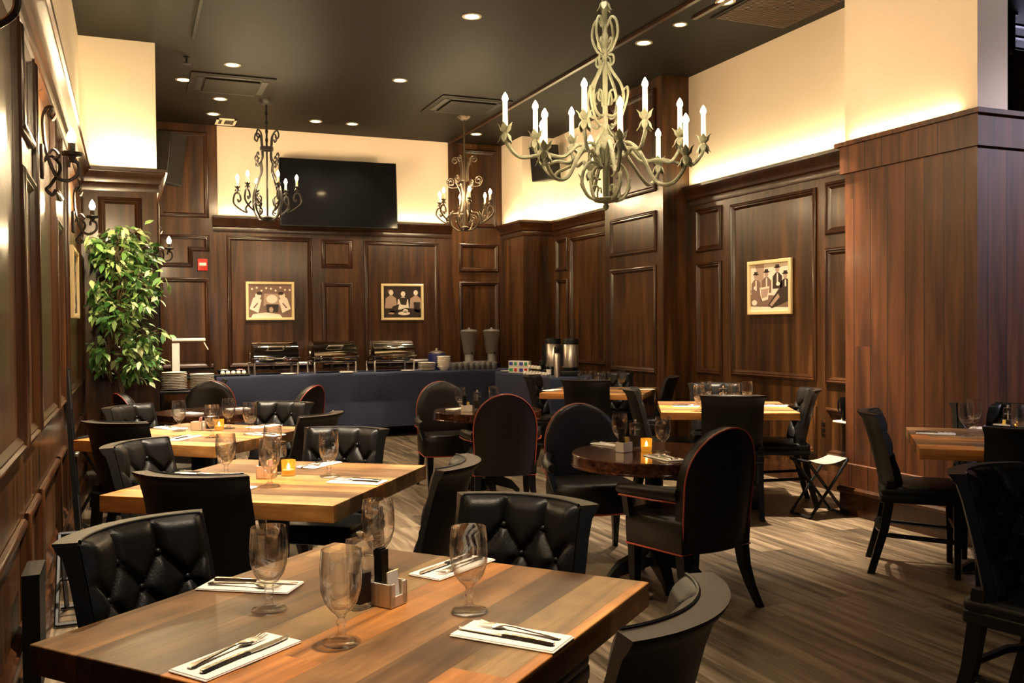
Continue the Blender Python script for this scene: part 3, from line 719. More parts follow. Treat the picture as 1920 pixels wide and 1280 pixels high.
# middle table
gob(424,897,'goblet at the left of the candlelit middle table')
gob(506,911,'goblet before the caddy of the candlelit middle table')
gob(617,893,'goblet right of the amber candle on the middle table')
gob(512,874,'goblet behind the caddy of the candlelit middle table')
setting((330,888),(405,893),'under the left goblet of the middle table',flip=True)
setting((718,906),(622,902),'at the right end of the middle table',flip=True)
setting((625,866),(572,878),'beyond the middle table\'s right goblet')
setting((395,915),(470,918),'behind the tan-railed chair of the middle table',cut=False)
caddy(at(500,896,.75),-.5,'on the candlelit middle table',packs=('packet_yellow','packet_pink'))
pepper(at(524,888,.75),'beside the amber candle of the middle table')
candle(at(541,891,.75),'on the middle table')
# far left table
gob(336,808,'goblet at the left of the bright far left table')
gob(398,820,'goblet before the mill on the bright far left table')
gob(429,803,'goblet behind the mill on the bright far left table')
gob(469,814,'goblet at the right of the bright far left table')
setting((295,800),(345,806),'under the left goblet, bright far left table',flip=True)
setting((312,828),(372,816),'at the near edge, bright far left table')
setting((520,797),(470,803),'at the back right of the bright far left table')
setting((525,817),(470,813),'at the right end of the bright far left table',flip=True)
caddy(at(372,806,.75),-.5,'on the bright far left table',sticks=False,packs=('packet_pink',))
pepper(at(394,807,.75),'on the bright far left table')
candle(at(411,806,.75),'on the bright far left table')
# pale table
gob(1311,771,'goblet at the left of the pale table, nearer one of a pair')
gob(1324,762,'goblet at the left of the pale table, farther one of a pair')
gob(1377,768,'goblet on the pale table, left one behind the dark chair top')
gob(1401,761,'goblet on the pale table, right one behind the dark chair top')
setting((1262,762),(1312,762),'at the left of the pale table')
setting((1475,762),(1432,761),'at the right of the pale table')
setting((1375,753),(1350,754),'at the far edge of the pale table',cut=False)
caddy(at(1345,763,.75),-.4,'on the pale table',packs=('packet_pink','packet_yellow'),sticks=False)
pepper(at(1356,762,.75),'on the pale table')
candle(at(1366,764,.75),'on the pale table')
# table by the plank column
gob(1812,817,'goblet left one of a pair on the table by the plank column')
gob(1827,808,'goblet right one of a pair on the table by the plank column')
gob(1912,824,'goblet cut by the right edge of the picture')
setting((1718,812),(1792,815),'at the left of the table by the plank column')
setting((1868,805),(1835,803),'beside the goblet pair by the plank column')
caddy(at(1878,813,.75),-.5,'on the table by the plank column',packs=('packet_yellow',),sticks=False)
pepper(at(1890,811,.75),'on the table by the plank column')
candle(at(1893,820,.75),'on the table by the plank column',h=.06)
# far right table
gob(1092,733,'goblet left one in the row on the far right table')
gob(1112,732,'goblet second in the row on the far right table')
gob(1137,733,'goblet third in the row on the far right table')
gob(1165,730,'goblet standing alone right of the row on the far right table')
setting((1228,730),(1178,731),'at the right of the far right table',cut=True)
setting((1025,733),(1046,730),'at the left of the far right table',cut=False)
pepper(at(1122,728,.75),'on the far right table')
candle(at(1127,734,.75),'on the far right table',h=.06)
# round tables
gob(1243,848,'goblet on the round table with the amber candle, right of the candle',z=.71)
gob(1162,840,'goblet behind the black stir sticks on the round table with the candle',z=.71)
setting((1160,836),(1120,831),'at the left of the candlelit round table',z=.71)
setting((1275,866),(1215,852),'before the goblet of the candlelit round table',z=.71,flip=True)
caddy(at(1170,847,.71),.35,'on the candlelit round table',z=.71)
pepper(at(1191,841,.71),'on the candlelit round table',z=.71)
candle(at(1212,845,.71),'on the round table, right of the caddy',z=.71)
gob(863,770,'goblet left of the caddy on the far round table',z=.71)
gob(926,768,'goblet right of the mill on the far round table',z=.71)
setting((868,766),(848,768),'beside the caddy of the far round table',z=.71,cut=False)
caddy(at(875,772,.71),.1,'on the far round table',z=.71,packs=('packet_yellow',))
pepper(at(895,768,.71),'on the far round table',z=.71)
setting((372,776),(346,774),'at the left of the round table near the ficus',z=.71,cut=False)
setting((455,766),(438,767),'at the right of the round table near the ficus',z=.71,cut=False)
# ------------------------------------------------------------------ chandeliers and sconces
def bez(ps,n=14):
    """Catmull-Rom through ps"""
    ps=[V(p) for p in ps]; q=[ps[0]*2-ps[1]]+ps+[ps[-1]*2-ps[-2]]; o=[]
    for i in range(1,len(q)-2):
        for k in range(n):
            t=k/n; a,b,c,d=q[i-1:i+3]
            o.append(.5*((2*b)+(c-a)*t+(2*a-5*b+4*c-d)*t*t+(3*b-a-3*c+d)*t**3))
    o.append(ps[-1]); return o
def spiral(c,r0,r1,a0,turns,ex,ez,n=22):
    return [V(c)+V(ex)*((r0+(r1-r0)*i/n)*math.cos(a0+turns*2*PI*i/n))+V(ez)*((r0+(r1-r0)*i/n)*math.sin(a0+turns*2*PI*i/n)) for i in range(n+1)]
Z=V((0,0,1))
def bulb(b,p,h=.042,r=.013):
    b.lathe([(0,0),(r*.55,.002),(r,h*.32),(r*.85,h*.55),(r*.35,h*.85),(0,h)],12,p)
def leafcup(b,p,r,n=5,h=.05):
    for k in range(n):
        a=2*PI*k/n+.3; e=V((math.cos(a),math.sin(a),0)); s=V((-math.sin(a),math.cos(a),0))
        for sg,hh in((1,h),(-1,-h*1.1)):
            rows=[]
            for t,w,o in((0,.35,.35),(.35,1,.8),(.7,.8,.95),(1,.08,1.35)):
                c=V(p)+e*r*o+Z*hh*t; rows.append([c-s*w*r*.55,c+e*.004,c+s*w*r*.55])
            b.loft(rows,caps=False)
# big verdigris chandelier
CX=dl(.60,5.83); CX.z=0
F2=V((.38367,.92347,0)); R2v=V((.92347,-.38367,0))
t=T('verdigris_chandelier','large pale green scrolled candle chandelier hanging at upper right','chandelier',(CX.x,CX.y,2.12))
def rel(lat,dep,z): return R2v*lat+F2*dep+Z*(z-2.12)
b=B()
for i in range(9):
    z=3.47+i*.057; e=R2v if i%2 else F2
    b.tube([Z*(z-2.12)+e*.014*math.cos(a)+Z*.036*math.sin(a) for a in [2*PI*k/12 for k in range(12)]],.004,5,closed=True)
b.build('chain','verdigris_dark',t)
b=B(); b.lathe([(0,ZC-2.12),(.07,ZC-2.12),(.065,ZC-2.14),(.02,ZC-2.17),(0,ZC-2.17)],20); b.build('ceiling_canopy','verdigris_dark',t)
b=B(); b.lathe([(0,0.0),(.016,.012),(.022,.03),(.012,.045),(.03,.05),(.075,.06),(.085,.075),(.05,.085),(.02,.09),(.02,.30),(.045,.31),(.05,.33),(.058,.335),(.058,.43),(.05,.46),(.02,.48),(.016,.60),(.016,1.0),(.02,1.01),(.022,1.1),(.016,1.12),(.016,1.36),(0,1.36)],18); b.build('stem','verdigris',t)
b=B()
leafcup(b,Z*1.32,.035,5,.06)
b.build('crown_leaves','verdigris',t)
for k in range(4):
    e=V((math.cos(k*PI/2+.5),math.sin(k*PI/2+.5),0))
    b=B()
    P=lambda r,z: e*r+Z*(z-2.12)
    b.tube(bez([P(.02,3.28),P(.05,3.33),P(.085,3.30),P(.095,3.22),P(.06,3.14),P(.02,3.10)]),0.0084,6)
    b.tube(bez([P(.02,3.13),P(.05,3.16),P(.045,3.20),P(.025,3.18)]),0.0070,6)
    b.tube(bez([P(.03,3.10),P(.06,3.09),P(.065,3.05),P(.045,3.03),P(.04,3.06)]),0.0070,6)
    b.tube(bez([P(.018,3.05),P(.06,2.98),P(.115,2.90),P(.135,2.82),P(.11,2.74),P(.06,2.71),P(.02,2.72)]),0.0098,6)
    b.tube(bez([P(.135,2.86),P(.165,2.87),P(.16,2.80),P(.12,2.70),P(.07,2.65),P(.045,2.66)]),0.0084,6)
    b.tube(bez([P(.02,2.78),P(.035,2.86),P(.065,2.87),P(.08,2.82),P(.06,2.80)]),0.0070,6)
    b.build('upper_scroll','verdigris',t)
    b=B()
    b.tube(bez([P(.018,2.66),P(.03,2.62),P(.115,2.52),P(.12,2.46),P(.06,2.40)]),0.0084,6)
    b.tube(bez([P(.055,2.44),P(.09,2.51),P(.05,2.53),P(.03,2.48)]),0.0084,6)
    b.build('stay','verdigris',t)
    b=B(); e=V((math.cos(k*PI/2+.05),math.sin(k*PI/2+.05),0))
    b.tube(bez([P(.05,2.40),P(.11,2.42),P(.16,2.36),P(.17,2.28),P(.13,2.21),P(.07,2.185)]),0.0112,7)
    b.tube(bez([P(.06,2.19),P(.10,2.22),P(.095,2.27),P(.06,2.27),P(.055,2.24)]),0.0070,6)
    b.tube(bez([P(.055,2.40),P(.085,2.38),P(.10,2.34),P(.07,2.33)]),0.0070,6)
    b.build('lower_scroll','verdigris',t)
    b=B()
    for q in((.165,2.30),(.155,2.24)):
        b.loft([[P(q[0],q[1]),P(q[0]+.004,q[1]+.004)],[P(q[0]+.02,q[1]+.01),P(q[0]+.018,q[1]+.03)],[P(q[0]+.035,q[1]+.045),P(q[0]+.034,q[1]+.046)]],caps=False)
    b.build('scroll_leaf','verdigris',t)
def big_arm(lat,dep,zc,name='arm'):
    r=math.hypot(lat,dep); e=(R2v*lat+F2*dep).normalized()
    P=lambda rr,z: e*rr+Z*(z-2.12)
    far=r>.55; zl=zc-.16
    b=B()
    if far: b.tube(bez([P(.05,2.40),P(.10,2.50),P(.18,2.525),P(.28,2.45),P(.40,zl+.02),P(r-.10,zl-.005),P(r-.02,zl+.06),P(r,zc-.045),P(r,zc)]),0.0119,7)
    else: b.tube(bez([P(.05,2.42),P(.08,2.49),P(.15,2.50),P(.22,2.43),P(r-.14,zl+.0),P(r-.06,zl-.015),P(r-.005,zl+.06),P(r,zc-.045),P(r,zc)]),0.0119,7)
    a=b.build('arm','verdigris',t)
    b=B(); leafcup(b,P(r,zc-.02),.036,5,.058); b.lathe([(0,-.02),(.016,-.02),(.019,.02),(0,.02)],12,P(r,zc)); b.build('leaf_cup','verdigris',a)
    b=B(); b.lathe([(0,0),(.0155,0),(.0145,.155),(0,.155)],14,P(r,zc+.01)); b.build('candle_sleeve','sleeve_glow',a)
    b=B(); bulb(b,P(r,zc+.165),.062,.019); b.build('bulb','bulb_big',a)
for lat,dep,z in ((-.63,-.18,2.60),(.66,.20,2.60),(-.165,-.42,2.62),(.19,-.42,2.62),(-.44,.03,2.60),(.47,.0,2.60),(.14,.40,2.65),(-.19,.34,2.63),
                  (.02,-.62,2.46),(-.05,.52,2.48),(-.40,-.48,2.43),(-.385,.40,2.56),(.42,-.46,2.40),(.40,.42,2.50)):
    big_arm(lat,dep,z)
# small wrought-iron chandeliers
def iron_chandelier(p,z0,label,m,cols,N,R,ph,style):
    t=T('iron_chandelier',label,'chandelier',(p.x,p.y,z0),0,'small iron chandeliers')
    H=ZC-z0
    b=B(); b.lathe([(0,H),(.085,H),(.075,H-.02),(.03,H-.05),(0,H-.05)],20); b.build('ceiling_canopy',m,t)
    b=B(); b.tube([(0,0,.05),(0,0,H-.04)],.011,8); b.lathe([(0,-.02),(.02,0),(.05,.01),(.06,.03),(.02,.05),(0,.05)],14)
    for i in range(8): b.tube([V((.013*math.cos(a),0,H-.1-i*.05+.03*math.sin(a))) if i%2 else V((0,.013*math.cos(a),H-.1-i*.05+.03*math.sin(a))) for a in [2*PI*k/10 for k in range(10)]],.004,5,closed=True)
    b.build('stem',m,t)
    top=.93 if style==0 else .86
    for k in range(4):
        a0=k*PI/2+.75; e=V((math.cos(a0),math.sin(a0),0)); P=lambda r,z: e*r+Z*z
        b=B()
        if style==0:
            b.tube(bez([P(.07,.80),P(.09,.96),P(.15,1.0),P(.17,.94),P(.14,.91),P(.125,.94)]),0.0095,6)
            b.tube(bez([P(.07,.82),P(.07,.70),P(.14,.62),P(.155,.66),P(.13,.69)]),0.0095,6)
            b.tube(bez([P(.15,.68),P(.17,.72),P(.15,.75),P(.135,.72)]),0.0081,6)
            b.tube(bez([P(.10,.66),P(.085,.55),P(.15,.42),P(.20,.28),P(.19,.12),P(.12,.02),P(.04,0)]),0.0108,6)
            b.tube(bez([P(.19,.24),P(.12,.18),P(.10,.24),P(.13,.27)]),0.0081,6); b.tube(bez([P(.16,.16),P(.10,.12),P(.09,.08),P(.12,.07)]),0.0081,6)
        else:
            b.tube(spiral(P(.13,.86),.05,.012,PI,-1.4,e,Z),0.0095,6); b.tube(bez([P(.05,.60),P(.05,.75),P(.08,.86)]),0.0095,6)
            b.tube(spiral(P(.19,.60),.055,.014,0,1.5,e,Z),0.0095,6); b.tube(bez([P(.245,.60),P(.2,.535),P(.09,.53)]),0.0081,6)
            b.tube(bez([P(.10,.56),P(.06,.48),P(.05,.36),P(.09,.22),P(.17,.20),P(.2,.12),P(.15,.03),P(.06,-.01),P(.03,.04)]),0.0108,6)
            b.tube(spiral(P(.11,.13),.05,.015,0,1.3,e,Z),0.0081,6)
        b.build('scroll',m,t)
    if style==0:
        b=B(); b.lathe([(.055,.79),(.075,.79),(.075,.83),(.055,.83),(.055,.79)],18); b.build('collar',m,t)
    for k in range(N):
        a0=ph+2*PI*k/N; e=V((math.cos(a0),math.sin(a0),0)); P=lambda r,z: e*r+Z*z
        b=B(); zc=.36 if style==0 else .33
        b.tube(bez([P(.18,.22),P(.24,.14),P(R-.1,.09),P(R-.02,.13),P(R+.045,.20),P(R+.03,zc-.06),P(R-.015,zc-.055),P(R-.035,zc-.12),P(R-.01,zc-.15),P(R,zc-.12)]),0.0108,6)
        b.tube(bez([P(R+.0,zc-.06),P(R,zc)]),0.0095,6)
        a=b.build('arm',m,t)
        b=B(); leafcup(b,P(R,zc),.026,6,.028); b.build('drip_cup',m,a)
        b=B(); b.lathe([(0,0),(.013,0),(.013,.09),(0,.09)],12,P(R,zc+.005)); b.build('candle_sleeve','sleeve_small',a)
        b=B(); bulb(b,P(R,zc+.096),.065,.019); b.build('bulb','bulb',a)
p=at(499,188,ZC); d=(p.x*.38367+p.y*.92347); z0=CH+(613-412)*d/F
iron_chandelier(p,z0,'black wrought-iron candle chandelier in front of the television','iron',0,6,.33,.75,0)
p=at(870,218,ZC); d=(p.x*.38367+p.y*.92347); z0=CH+(612-432)*d/F
iron_chandelier(p,z0,'bronze wrought-iron chandelier with big spirals, before the dark corner pilaster','iron_light',0,6,.33,.35,1)
# wall sconces
def sconce(p,rz,label):
    t=T('wall_sconce',label,'wall lamp',p,rz,'scrolled iron wall sconces')
    # local +X points away from the wall
    b=B(); b.bbox((.012,0,0),(.022,.07,.16),M.Identity(4),.008); b.build('back_plate','iron',t)
    b=B()
    b.tube(bez([(.02,0,.0),(.05,.0,.03),(.09,.02,-.02),(.05,.02,-.10),(.03,.0,-.13),(.055,0,-.155),(.07,0,-.13)]),.008,7)
    b.tube(bez([(.03,0,.02),(.06,0,.06),(.085,0,.03),(.06,0,.015)]),.007,7)
    b.build('lower_scroll','iron',t)
    b=B(); b.tube(bez([(.075,.0,.225),(.06,0,.20),(.045,0,.225),(.06,0,.255),(.035,0,.25),(.02,0,.19),(.03,0,.06),(.07,0,-.06),(.12,.0,-.085),(.165,0,-.05),(.165,0,0),(.13,0,.01),(.125,0,-.02)]),.0085,7); b.build('arm','iron',t)
    b=B(); b.lathe([(0,-.02),(.012,-.02),(.018,0),(.045,.006),(.048,.02),(.02,.024),(0,.024)],16,(.14,0,.03)); b.lathe([(0,0),(.017,0),(.017,.045),(0,.045)],14,(.14,0,.05)); b.build('cup','iron',t)
    b=B(); bulb(b,V((.14,0,.094)),.075,.021); b.build('bulb','bulb_wall',t)
sconce((XL,2.22,2.125),.0,'scrolled iron wall sconce cut off at the top left corner')
sconce((XL,4.85,2.19),.0,'scrolled iron wall sconce nearest us on the left wall')
sconce((XL,7.50,2.19),.0,'scrolled iron wall sconce beside the ficus top')
sconce((XP,10.1,2.18),.0,'scrolled iron wall sconce beyond the left wall column, above the fire alarm side')
# ------------------------------------------------------------------ television, speakers, pictures
a=onp=None
t=T('television','large flat black wall-mounted television above the panelling','television',(2.555,11.98,3.135)); t.rotation_euler=(math.radians(-5),0,math.radians(-2))
b=B(); b.bbox((0,0,0),(1.53,.045,.885),M.Identity(4),.008); b.build('case','black',t)
b=B(); b.b2(-.752,.752,-.0245,-.0225,-.43,.43); b.build('screen','blackgloss',t,smooth=0)
b=B(); b.b2(-.2,.2,.02,.27,-.15,.15); b.build('wall_bracket','darkmetal',t,smooth=0)
def speaker(p,rz,tilt,d,label):
    t=T('wall_mounted_speaker',label,'loudspeaker',p); t.rotation_euler=(tilt,0,rz)
    b=B(); b.bbox((0,0,0),d,M.Identity(4),.01); b.build('cabinet','black',t)
    b=B(); b.b2(-d[0]*.45,d[0]*.45,-d[1]/2-.006,-d[1]/2+.001,-d[2]*.46,d[2]*.46); b.build('grille','blackwood',t,smooth=0)
    b=B(); b.b2(-.03,.03,d[1]/2-.002,d[1]/2+.12,-.03,.03); b.build('bracket','darkmetal',t,smooth=0)
q=onx(1022,306,5.18); speaker(q,-1.15,.12,(.30,.26,.46),'black loudspeaker on the white wall above the coffee urns')
q=ony(316,262,11.3); speaker((.44,11.6,3.40),.9,.15,(.30,.26,.60),'dark loudspeaker in the shadow beside the left wall column')
def picture(name,O,U,N,w,h,label,figs,bg):
    O,U,N=V(O),V(U),V(N); t=T(name,label,'picture',O)
    P=lambda u,z,n: U*u+Z*z+N*n
    b=B(); fw=.035
    rows=[]
    for o,d in((0,0),(0,.022),(.006,.026),(fw-.006,.026),(fw,.018),(fw,.004)):
        rows.append([P(-w/2+o,-h/2+o,d),P(w/2-o,-h/2+o,d),P(w/2-o,h/2-o,d),P(-w/2+o,h/2-o,d)])
    b.loft(rows,closed=True,caps=False); b.build('frame','frame_gold',t,smooth=30)
    b=B(); iw,ih=w-2*fw,h-2*fw
    def poly(pts,mi,lv):
        b.mi=mi; b.f([b.v(P((x-.5)*iw,(y-.5)*ih,.006+lv*.00025)) for x,y in pts])
    def ell(x,y,rx,ry,mi,lv,n=14): poly([(x+rx*math.cos(2*PI*i/n),y+ry*math.sin(2*PI*i/n)) for i in range(n)],mi,lv)
    poly([(0,0),(1,0),(1,1),(0,1)],bg,0)
    figs(poly,ell)
    b.build('print',['photo_dark','photo_mid','photo_tone','photo_light'],t,smooth=0)
def men(poly,ell):
    poly([(.12,1),(.36,1),(.34,.45),(.22,.5)],2,1); poly([(0,0),(1,0),(1,.3),(0,.36)],1,1); poly([(0,0),(1,0),(1,.06),(0,.1)],3,2)
    for x,y,s,c in((.14,.74,1,1),(.42,.78,1.05,1),(.70,.86,1,0),(.90,.72,1.1,0)):
        poly([(x-.12*s,y-.40),(x+.12*s,y-.40),(x+.12*s,y-.14),(x+.04,y-.06),(x-.04,y-.06),(x-.12*s,y-.14)],c,3)
        poly([(x-.015,y-.3),(x+.02,y-.3),(x+.02,y-.08),(x-.015,y-.08)],3,4)
        ell(x,y,.05,.06,2,4); ell(x,y+.05,.085,.018,0,5); poly([(x-.05,y+.05),(x+.05,y+.05),(x+.045,y+.11),(x-.045,y+.11)],0,5)
    poly([(.24,.50),(.50,.52),(.46,.24),(.28,.20)],3,6); poly([(.27,.46),(.48,.48),(.44,.30),(.30,.27)],2,7)
    poly([(.0,.46),(.22,.42),(.34,.14),(.24,.08),(.06,.2)],1,6); poly([(1,.52),(.74,.46),(.46,.12),(.56,.05),(1,.2)],0,6); poly([(.72,.36),(.50,.12),(.56,.09),(.76,.28)],2,7)
    ell(.1,.18,.07,.06,3,7); ell(.72,.56,.05,.04,3,7); ell(.12,.5,.04,.04,3,7)
def women(poly,ell):
    for x,y,s,c in((.20,.80,1,2),(.52,.76,1,3),(.86,.80,1,2)):
        poly([(x-.17,y-.50),(x+.16,y-.50),(x+.13,y-.18),(x+.03,y-.09),(x-.03,y-.09),(x-.14,y-.18)],c,2)
        ell(x,y,.06,.085,3,4); ell(x-.02,y+.04,.075,.07,0 if x>.3 else 1,3)
    poly([(.40,.64),(.64,.64),(.60,.40),(.46,.42)],0,4); poly([(0,0),(1,0),(1,.24),(.6,.32),(.3,.2),(0,.3)],0,5)
    ell(.54,.14,.16,.06,3,6); ell(.58,.22,.07,.06,3,6); ell(.2,.14,.08,.03,2,6)
    poly([(.24,.36),(.42,.44),(.36,.2),(.16,.14)],0,5); poly([(.8,.5),(.98,.5),(.96,.16),(.82,.2)],0,5)
def glass_men(poly,ell):
    poly([(0,0),(1,0),(1,.55),(0,.55)],1,1); poly([(0,.55),(1,.55),(1,1),(0,1)],1,1)
    for i in range(9): ell(.08+.11*i,.86+.05*math.sin(i*2.3),.025,.03,3,2)
    poly([(.34,.36),(.72,.36),(.70,.72),(.36,.72)],2,2); ell(.54,.56,.13,.13,3,3)
    for s in (0,1):
        m=lambda x: 1-x if s else x
        poly([(m(.02),.26),(m(.22),.14),(m(.30),.52),(m(.20),.66),(m(.10),.58)],3,4); ell(m(.22),.66,.07,.10,3,5); ell(m(.25),.73,.07,.05,0,6); poly([(m(.1),.3),(m(.2),.45),(m(.22),.42),(m(.13),.28)],1,6)
    poly([(.42,.16),(.68,.16),(.70,.40),(.40,.40)],0,5); ell(.52,.24,.05,.08,2,6); poly([(.05,0),(.78,0),(.72,.10),(.4,.15),(.1,.11)],3,7)
picture('framed_photograph',(1.70,YB-.012,1.75),(1,0,0),(0,-1,0),.615,.50,'gold-framed sepia photograph above the left chafing dish',glass_men,0)
picture('framed_photograph',(3.475,YB-.012,1.74),(1,0,0),(0,-1,0),.60,.50,'gold-framed photograph of three seated women on the back wall',women,0)
picture('framed_photograph',(XR-.012,6.89,1.735),(0,-1,0),(-1,0,0),.62,.50,'gold-framed photograph of men in hats on the right wall',men,3)
picture('framed_photograph',(XL+.012,7.33,1.73),(0,1,0),(1,0,0),.72,.50,'gold-framed picture seen edge-on on the left wall',women,0)
t=T('fire_alarm','red fire alarm with white strobe on the dark panelling','fire alarm',(.868,YB-.002,2.205))
b=B(); b.bbox((0,-.022,0),(.12,.044,.15),M.Identity(4),.006); b.build('housing','red',t)
b=B(); b.bbox((.0,-.05,.005),(.085,.02,.04),M.Identity(4),.006); b.build('strobe_lens','white_enamel',t)
t=T('wall_outlet','brown double electrical outlet on the panelled right wall','outlet',onx(1546,800,XR-.003),0)
b=B(); b.bbox((-.004,0,0),(.008,.075,.12),M.Identity(4),.003); b.build('cover_plate','moulding',t)
for s in(-1,1):
    b=B(); b.bbox((-.009,0,s*.024),(.004,.036,.030),M.Identity(4),.0015); b.build('socket','blackwood',t)
# ------------------------------------------------------------------ buffet
ZT2=.82; YF=11.45
def drape(b,x0,x1,y0,y1,z0,z1):
    """closed cloth skirt with soft folds and a flat top"""
    pts=[]
    per=[((x0,y0),(x1,y0),(0,-1)),((x1,y0),(x1,y1),(1,0)),((x1,y1),(x0,y1),(0,1)),((x0,y1),(x0,y0),(-1,0))]
    for (ax,ay),(cx,cy),n in per:
        L=math.hypot(cx-ax,cy-ay); k=max(2,int(L/.05))
        for i in range(k):
            t=i/k; s=t*L; pts.append((ax+(cx-ax)*t,ay+(cy-ay)*t,n,s))
    rows=[]
    for z,w in((z1,0),(z1-.006,.004),(z1-.03,.006),(z1-.35,.008),(z1-.36,.0055),(z0+.3,.012),(z0,.018)):
        rows.append([V((x+n[0]*(w+w*.55*math.sin(s*7.3)+w*.3*math.sin(s*19+1)),y+n[1]*(w+w*.55*math.sin(s*7.3)+w*.3*math.sin(s*19+1)),z)) for x,y,n,s in pts])
    b.loft(rows,closed=True,caps=False); b.f([b.v(p) for p in rows[0]])
def buffet(x0,x1,y0,y1,label,lab2):
    t=T('buffet_table',label,'table',((x0+x1)/2,(y0+y1)/2,0)); ox,oy=(x0+x1)/2,(y0+y1)/2
    b=B(); b.b2(x0-ox+.02,x1-ox-.02,y0-oy+.02,y1-oy-.02,ZT2-.035,ZT2-.008); b.build('tabletop','blackwood',t,smooth=0)
    for i in(-1,1):
        for j in(-1,1):
            b=B(); b.cyl((i*((x1-x0)/2-.15),j*((y1-y0)/2-.1),0),.018,ZT2-.035,10); b.build('leg','darkmetal',t)
    b=B(); drape(b,x0,x1,y0,y1,.13,ZT2); o=b.build('tablecloth','navy',smooth=60); tag(o,lab2,'tablecloth')
buffet(.95,4.80,YF,12.2,'long buffet table under the navy cloth along the back wall','navy cloth on the long buffet table along the back wall')
buffet(4.30,4.95,9.25,10.9,'short buffet table holding the coffee urns by the right wall','navy cloth on the short coffee table by the right wall')
def bt(px,py,dz=0): return at(px,py,ZT2)+V((0,0,.001+dz))
def chafer():
    t=T('chafing_dish','x','chafing dish')
    b=B(); b.bbox((0,0,.165),(.56,.36,.07),M.Identity(4),.015); b.bbox((0,0,.205),(.60,.40,.018),M.Identity(4),.006); b.build('water_pan','chrome',t)
    R=M.Rotation(PI/2,3,'Y')
    b=B(); n=16; rr=.19
    rows=[[V((x,-rr*math.cos(PI*i/n)*k,.215+.19*math.sin(PI*i/n)*k)) for i in range(n+1)] for x,k in((-.28,.0),(-.28,.96),(-.275,1),(.275,1),(.28,.96),(.28,0))]
    b.loft(rows,caps=False); cv=b.build('roll_top_lid','chrome',t,smooth=50)
    b=B(); b.tube(bez([(-.09,-.15,.335),(-.085,-.205,.345),(.085,-.205,.345),(.09,-.15,.335)],6),.008,8); b.build('handle','steel',cv)
    for s in(-1,1):
        b=B(); b.lathe([(0,-.012),(.05,-.012),(.055,0),(.05,.012),(0,.012)],18,(s*.29,0,.235),R); b.build('hinge_disc','chrome',cv)
    for i in(-1,1):
        for j in(-1,1):
            b=B(); b.tube([(i*.255,j*.16,.20),(i*.27,j*.17,.10),(i*.265,j*.165,0)],[.016,.014,.018],8); b.build('leg','steel',t)
    b=B(); b.b2(-.2,.2,-.1,.1,.05,.058); b.lathe([(0,0),(.04,0),(.04,.05),(0,.05)],14,(0,0,.058)); b.build('burner_shelf','darkmetal',t)
    return t
CF=Proto(chafer())
for px,l in ((514,'left one of three, under the photograph of two men'),(624,'middle one of three, under the narrow panel'),(734,'right one of three, under the photograph of three women')):
    q=ony(px,690,11.80); CF.put((q.x,11.86,ZT2+.001),.08,'chrome roll-top chafing dish, '+l,'chafing dishes')
def lathe_thing(name,label,cat,pr,m,p,group=None,seg=20):
    b=B(); b.lathe(pr,seg); o=b.build(name,m,smooth=50); o.location=p; return tag(o,label,cat,group)
PLATE=[(0,0),(.06,0),(.07,.004),(.115,.014),(.128,.017),(.128,.020),(.112,.018),(.068,.008),(0,.007)]
pl=lathe_thing('dinner_plate','x','plate',PLATE,'china',(0,0,0),seg=32); PL=Proto(pl)
def stack(p,n,label,grp,sc=1.0,pitch=.0145,each=None):
    for i in range(n):
        w='topmost of ' if i==n-1 else 'bottom one of ' if i==0 else None
        o=PL.put((p[0]+random.uniform(-.003,.003),p[1]+random.uniform(-.003,.003),p[2]+i*pitch*sc),random.random()*6,('white plate, '+w+label) if w else 'white plate in the middle of '+label,grp); o.scale=(sc,)*3
# small side plates with spoons before the dishes
sp=None
def spoon():
    b=B(); b.loft([[V((x,-w,.003+h)),V((x,w,.003+h)),V((x,w*.7,.0055+h)),V((x,-w*.7,.0055+h))] for x,w,h in((-.13,.008,.010),(-.08,.006,.009),(0,.004,.012),(.05,.005,.006),(.07,.018,.001),(.10,.022,0),(.125,.012,.002))],closed=True)
    o=b.build('serving_spoon','steel'); return tag(o,'x','spoon')
SPN=Proto(spoon())
for px,l in ((541,'left'),(650,'middle'),(765,'right')):
    q=ony(px,698,11.54); o=PL.put((q.x,11.545,ZT2+.001),0,'small white spoon-rest plate before the %s chafing dish'%l,'spoon-rest plates'); o.scale=(.75,.75,.75)
    SPN.put((q.x+.03,11.54,ZT2+.013),.25,'serving spoon on the plate before the %s chafing dish'%l,'serving spoons')
# navy kettle, plates and bowls
q=ony(819,690,11.85)
t=T('soup_kettle','navy blue soup kettle with steel lid between the right chafing dish and the drink dispensers','kettle',(q.x,11.85,ZT2+.001))
b=B(); b.lathe([(0,0),(.11,0),(.115,.01),(.115,.21),(.105,.22),(0,.22)],28); b.build('body','navy_bucket',t)
b=B(); b.lathe([(0,.221),(.112,.221),(.112,.23),(.06,.25),(.015,.258),(.012,.275),(.02,.285),(0,.29)],28); b.build('lid','steel',t)
q=ony(800,697,11.62); stack((q.x,11.62,ZT2+.001),6,'the low stack before the navy kettle','plates before the kettle',.9,.02)
q=ony(832,696,11.60)
bw=lathe_thing('soup_bowl','x','bowl',[(0,0),(.05,0),(.055,.006),(.085,.045),(.092,.055),(.088,.056),(.05,.012),(0,.01)],'china',(0,0,0),seg=28); BW=Proto(bw)
for i in range(6):
    w='topmost' if i==5 else 'bottom one' if i==0 else 'one from the middle'
    BW.put((q.x+.003*math.sin(i*2),11.60,ZT2+.001+i*.026),i,'cream soup bowl, %s of the stack before the kettle'%w,'bowls before the kettle')
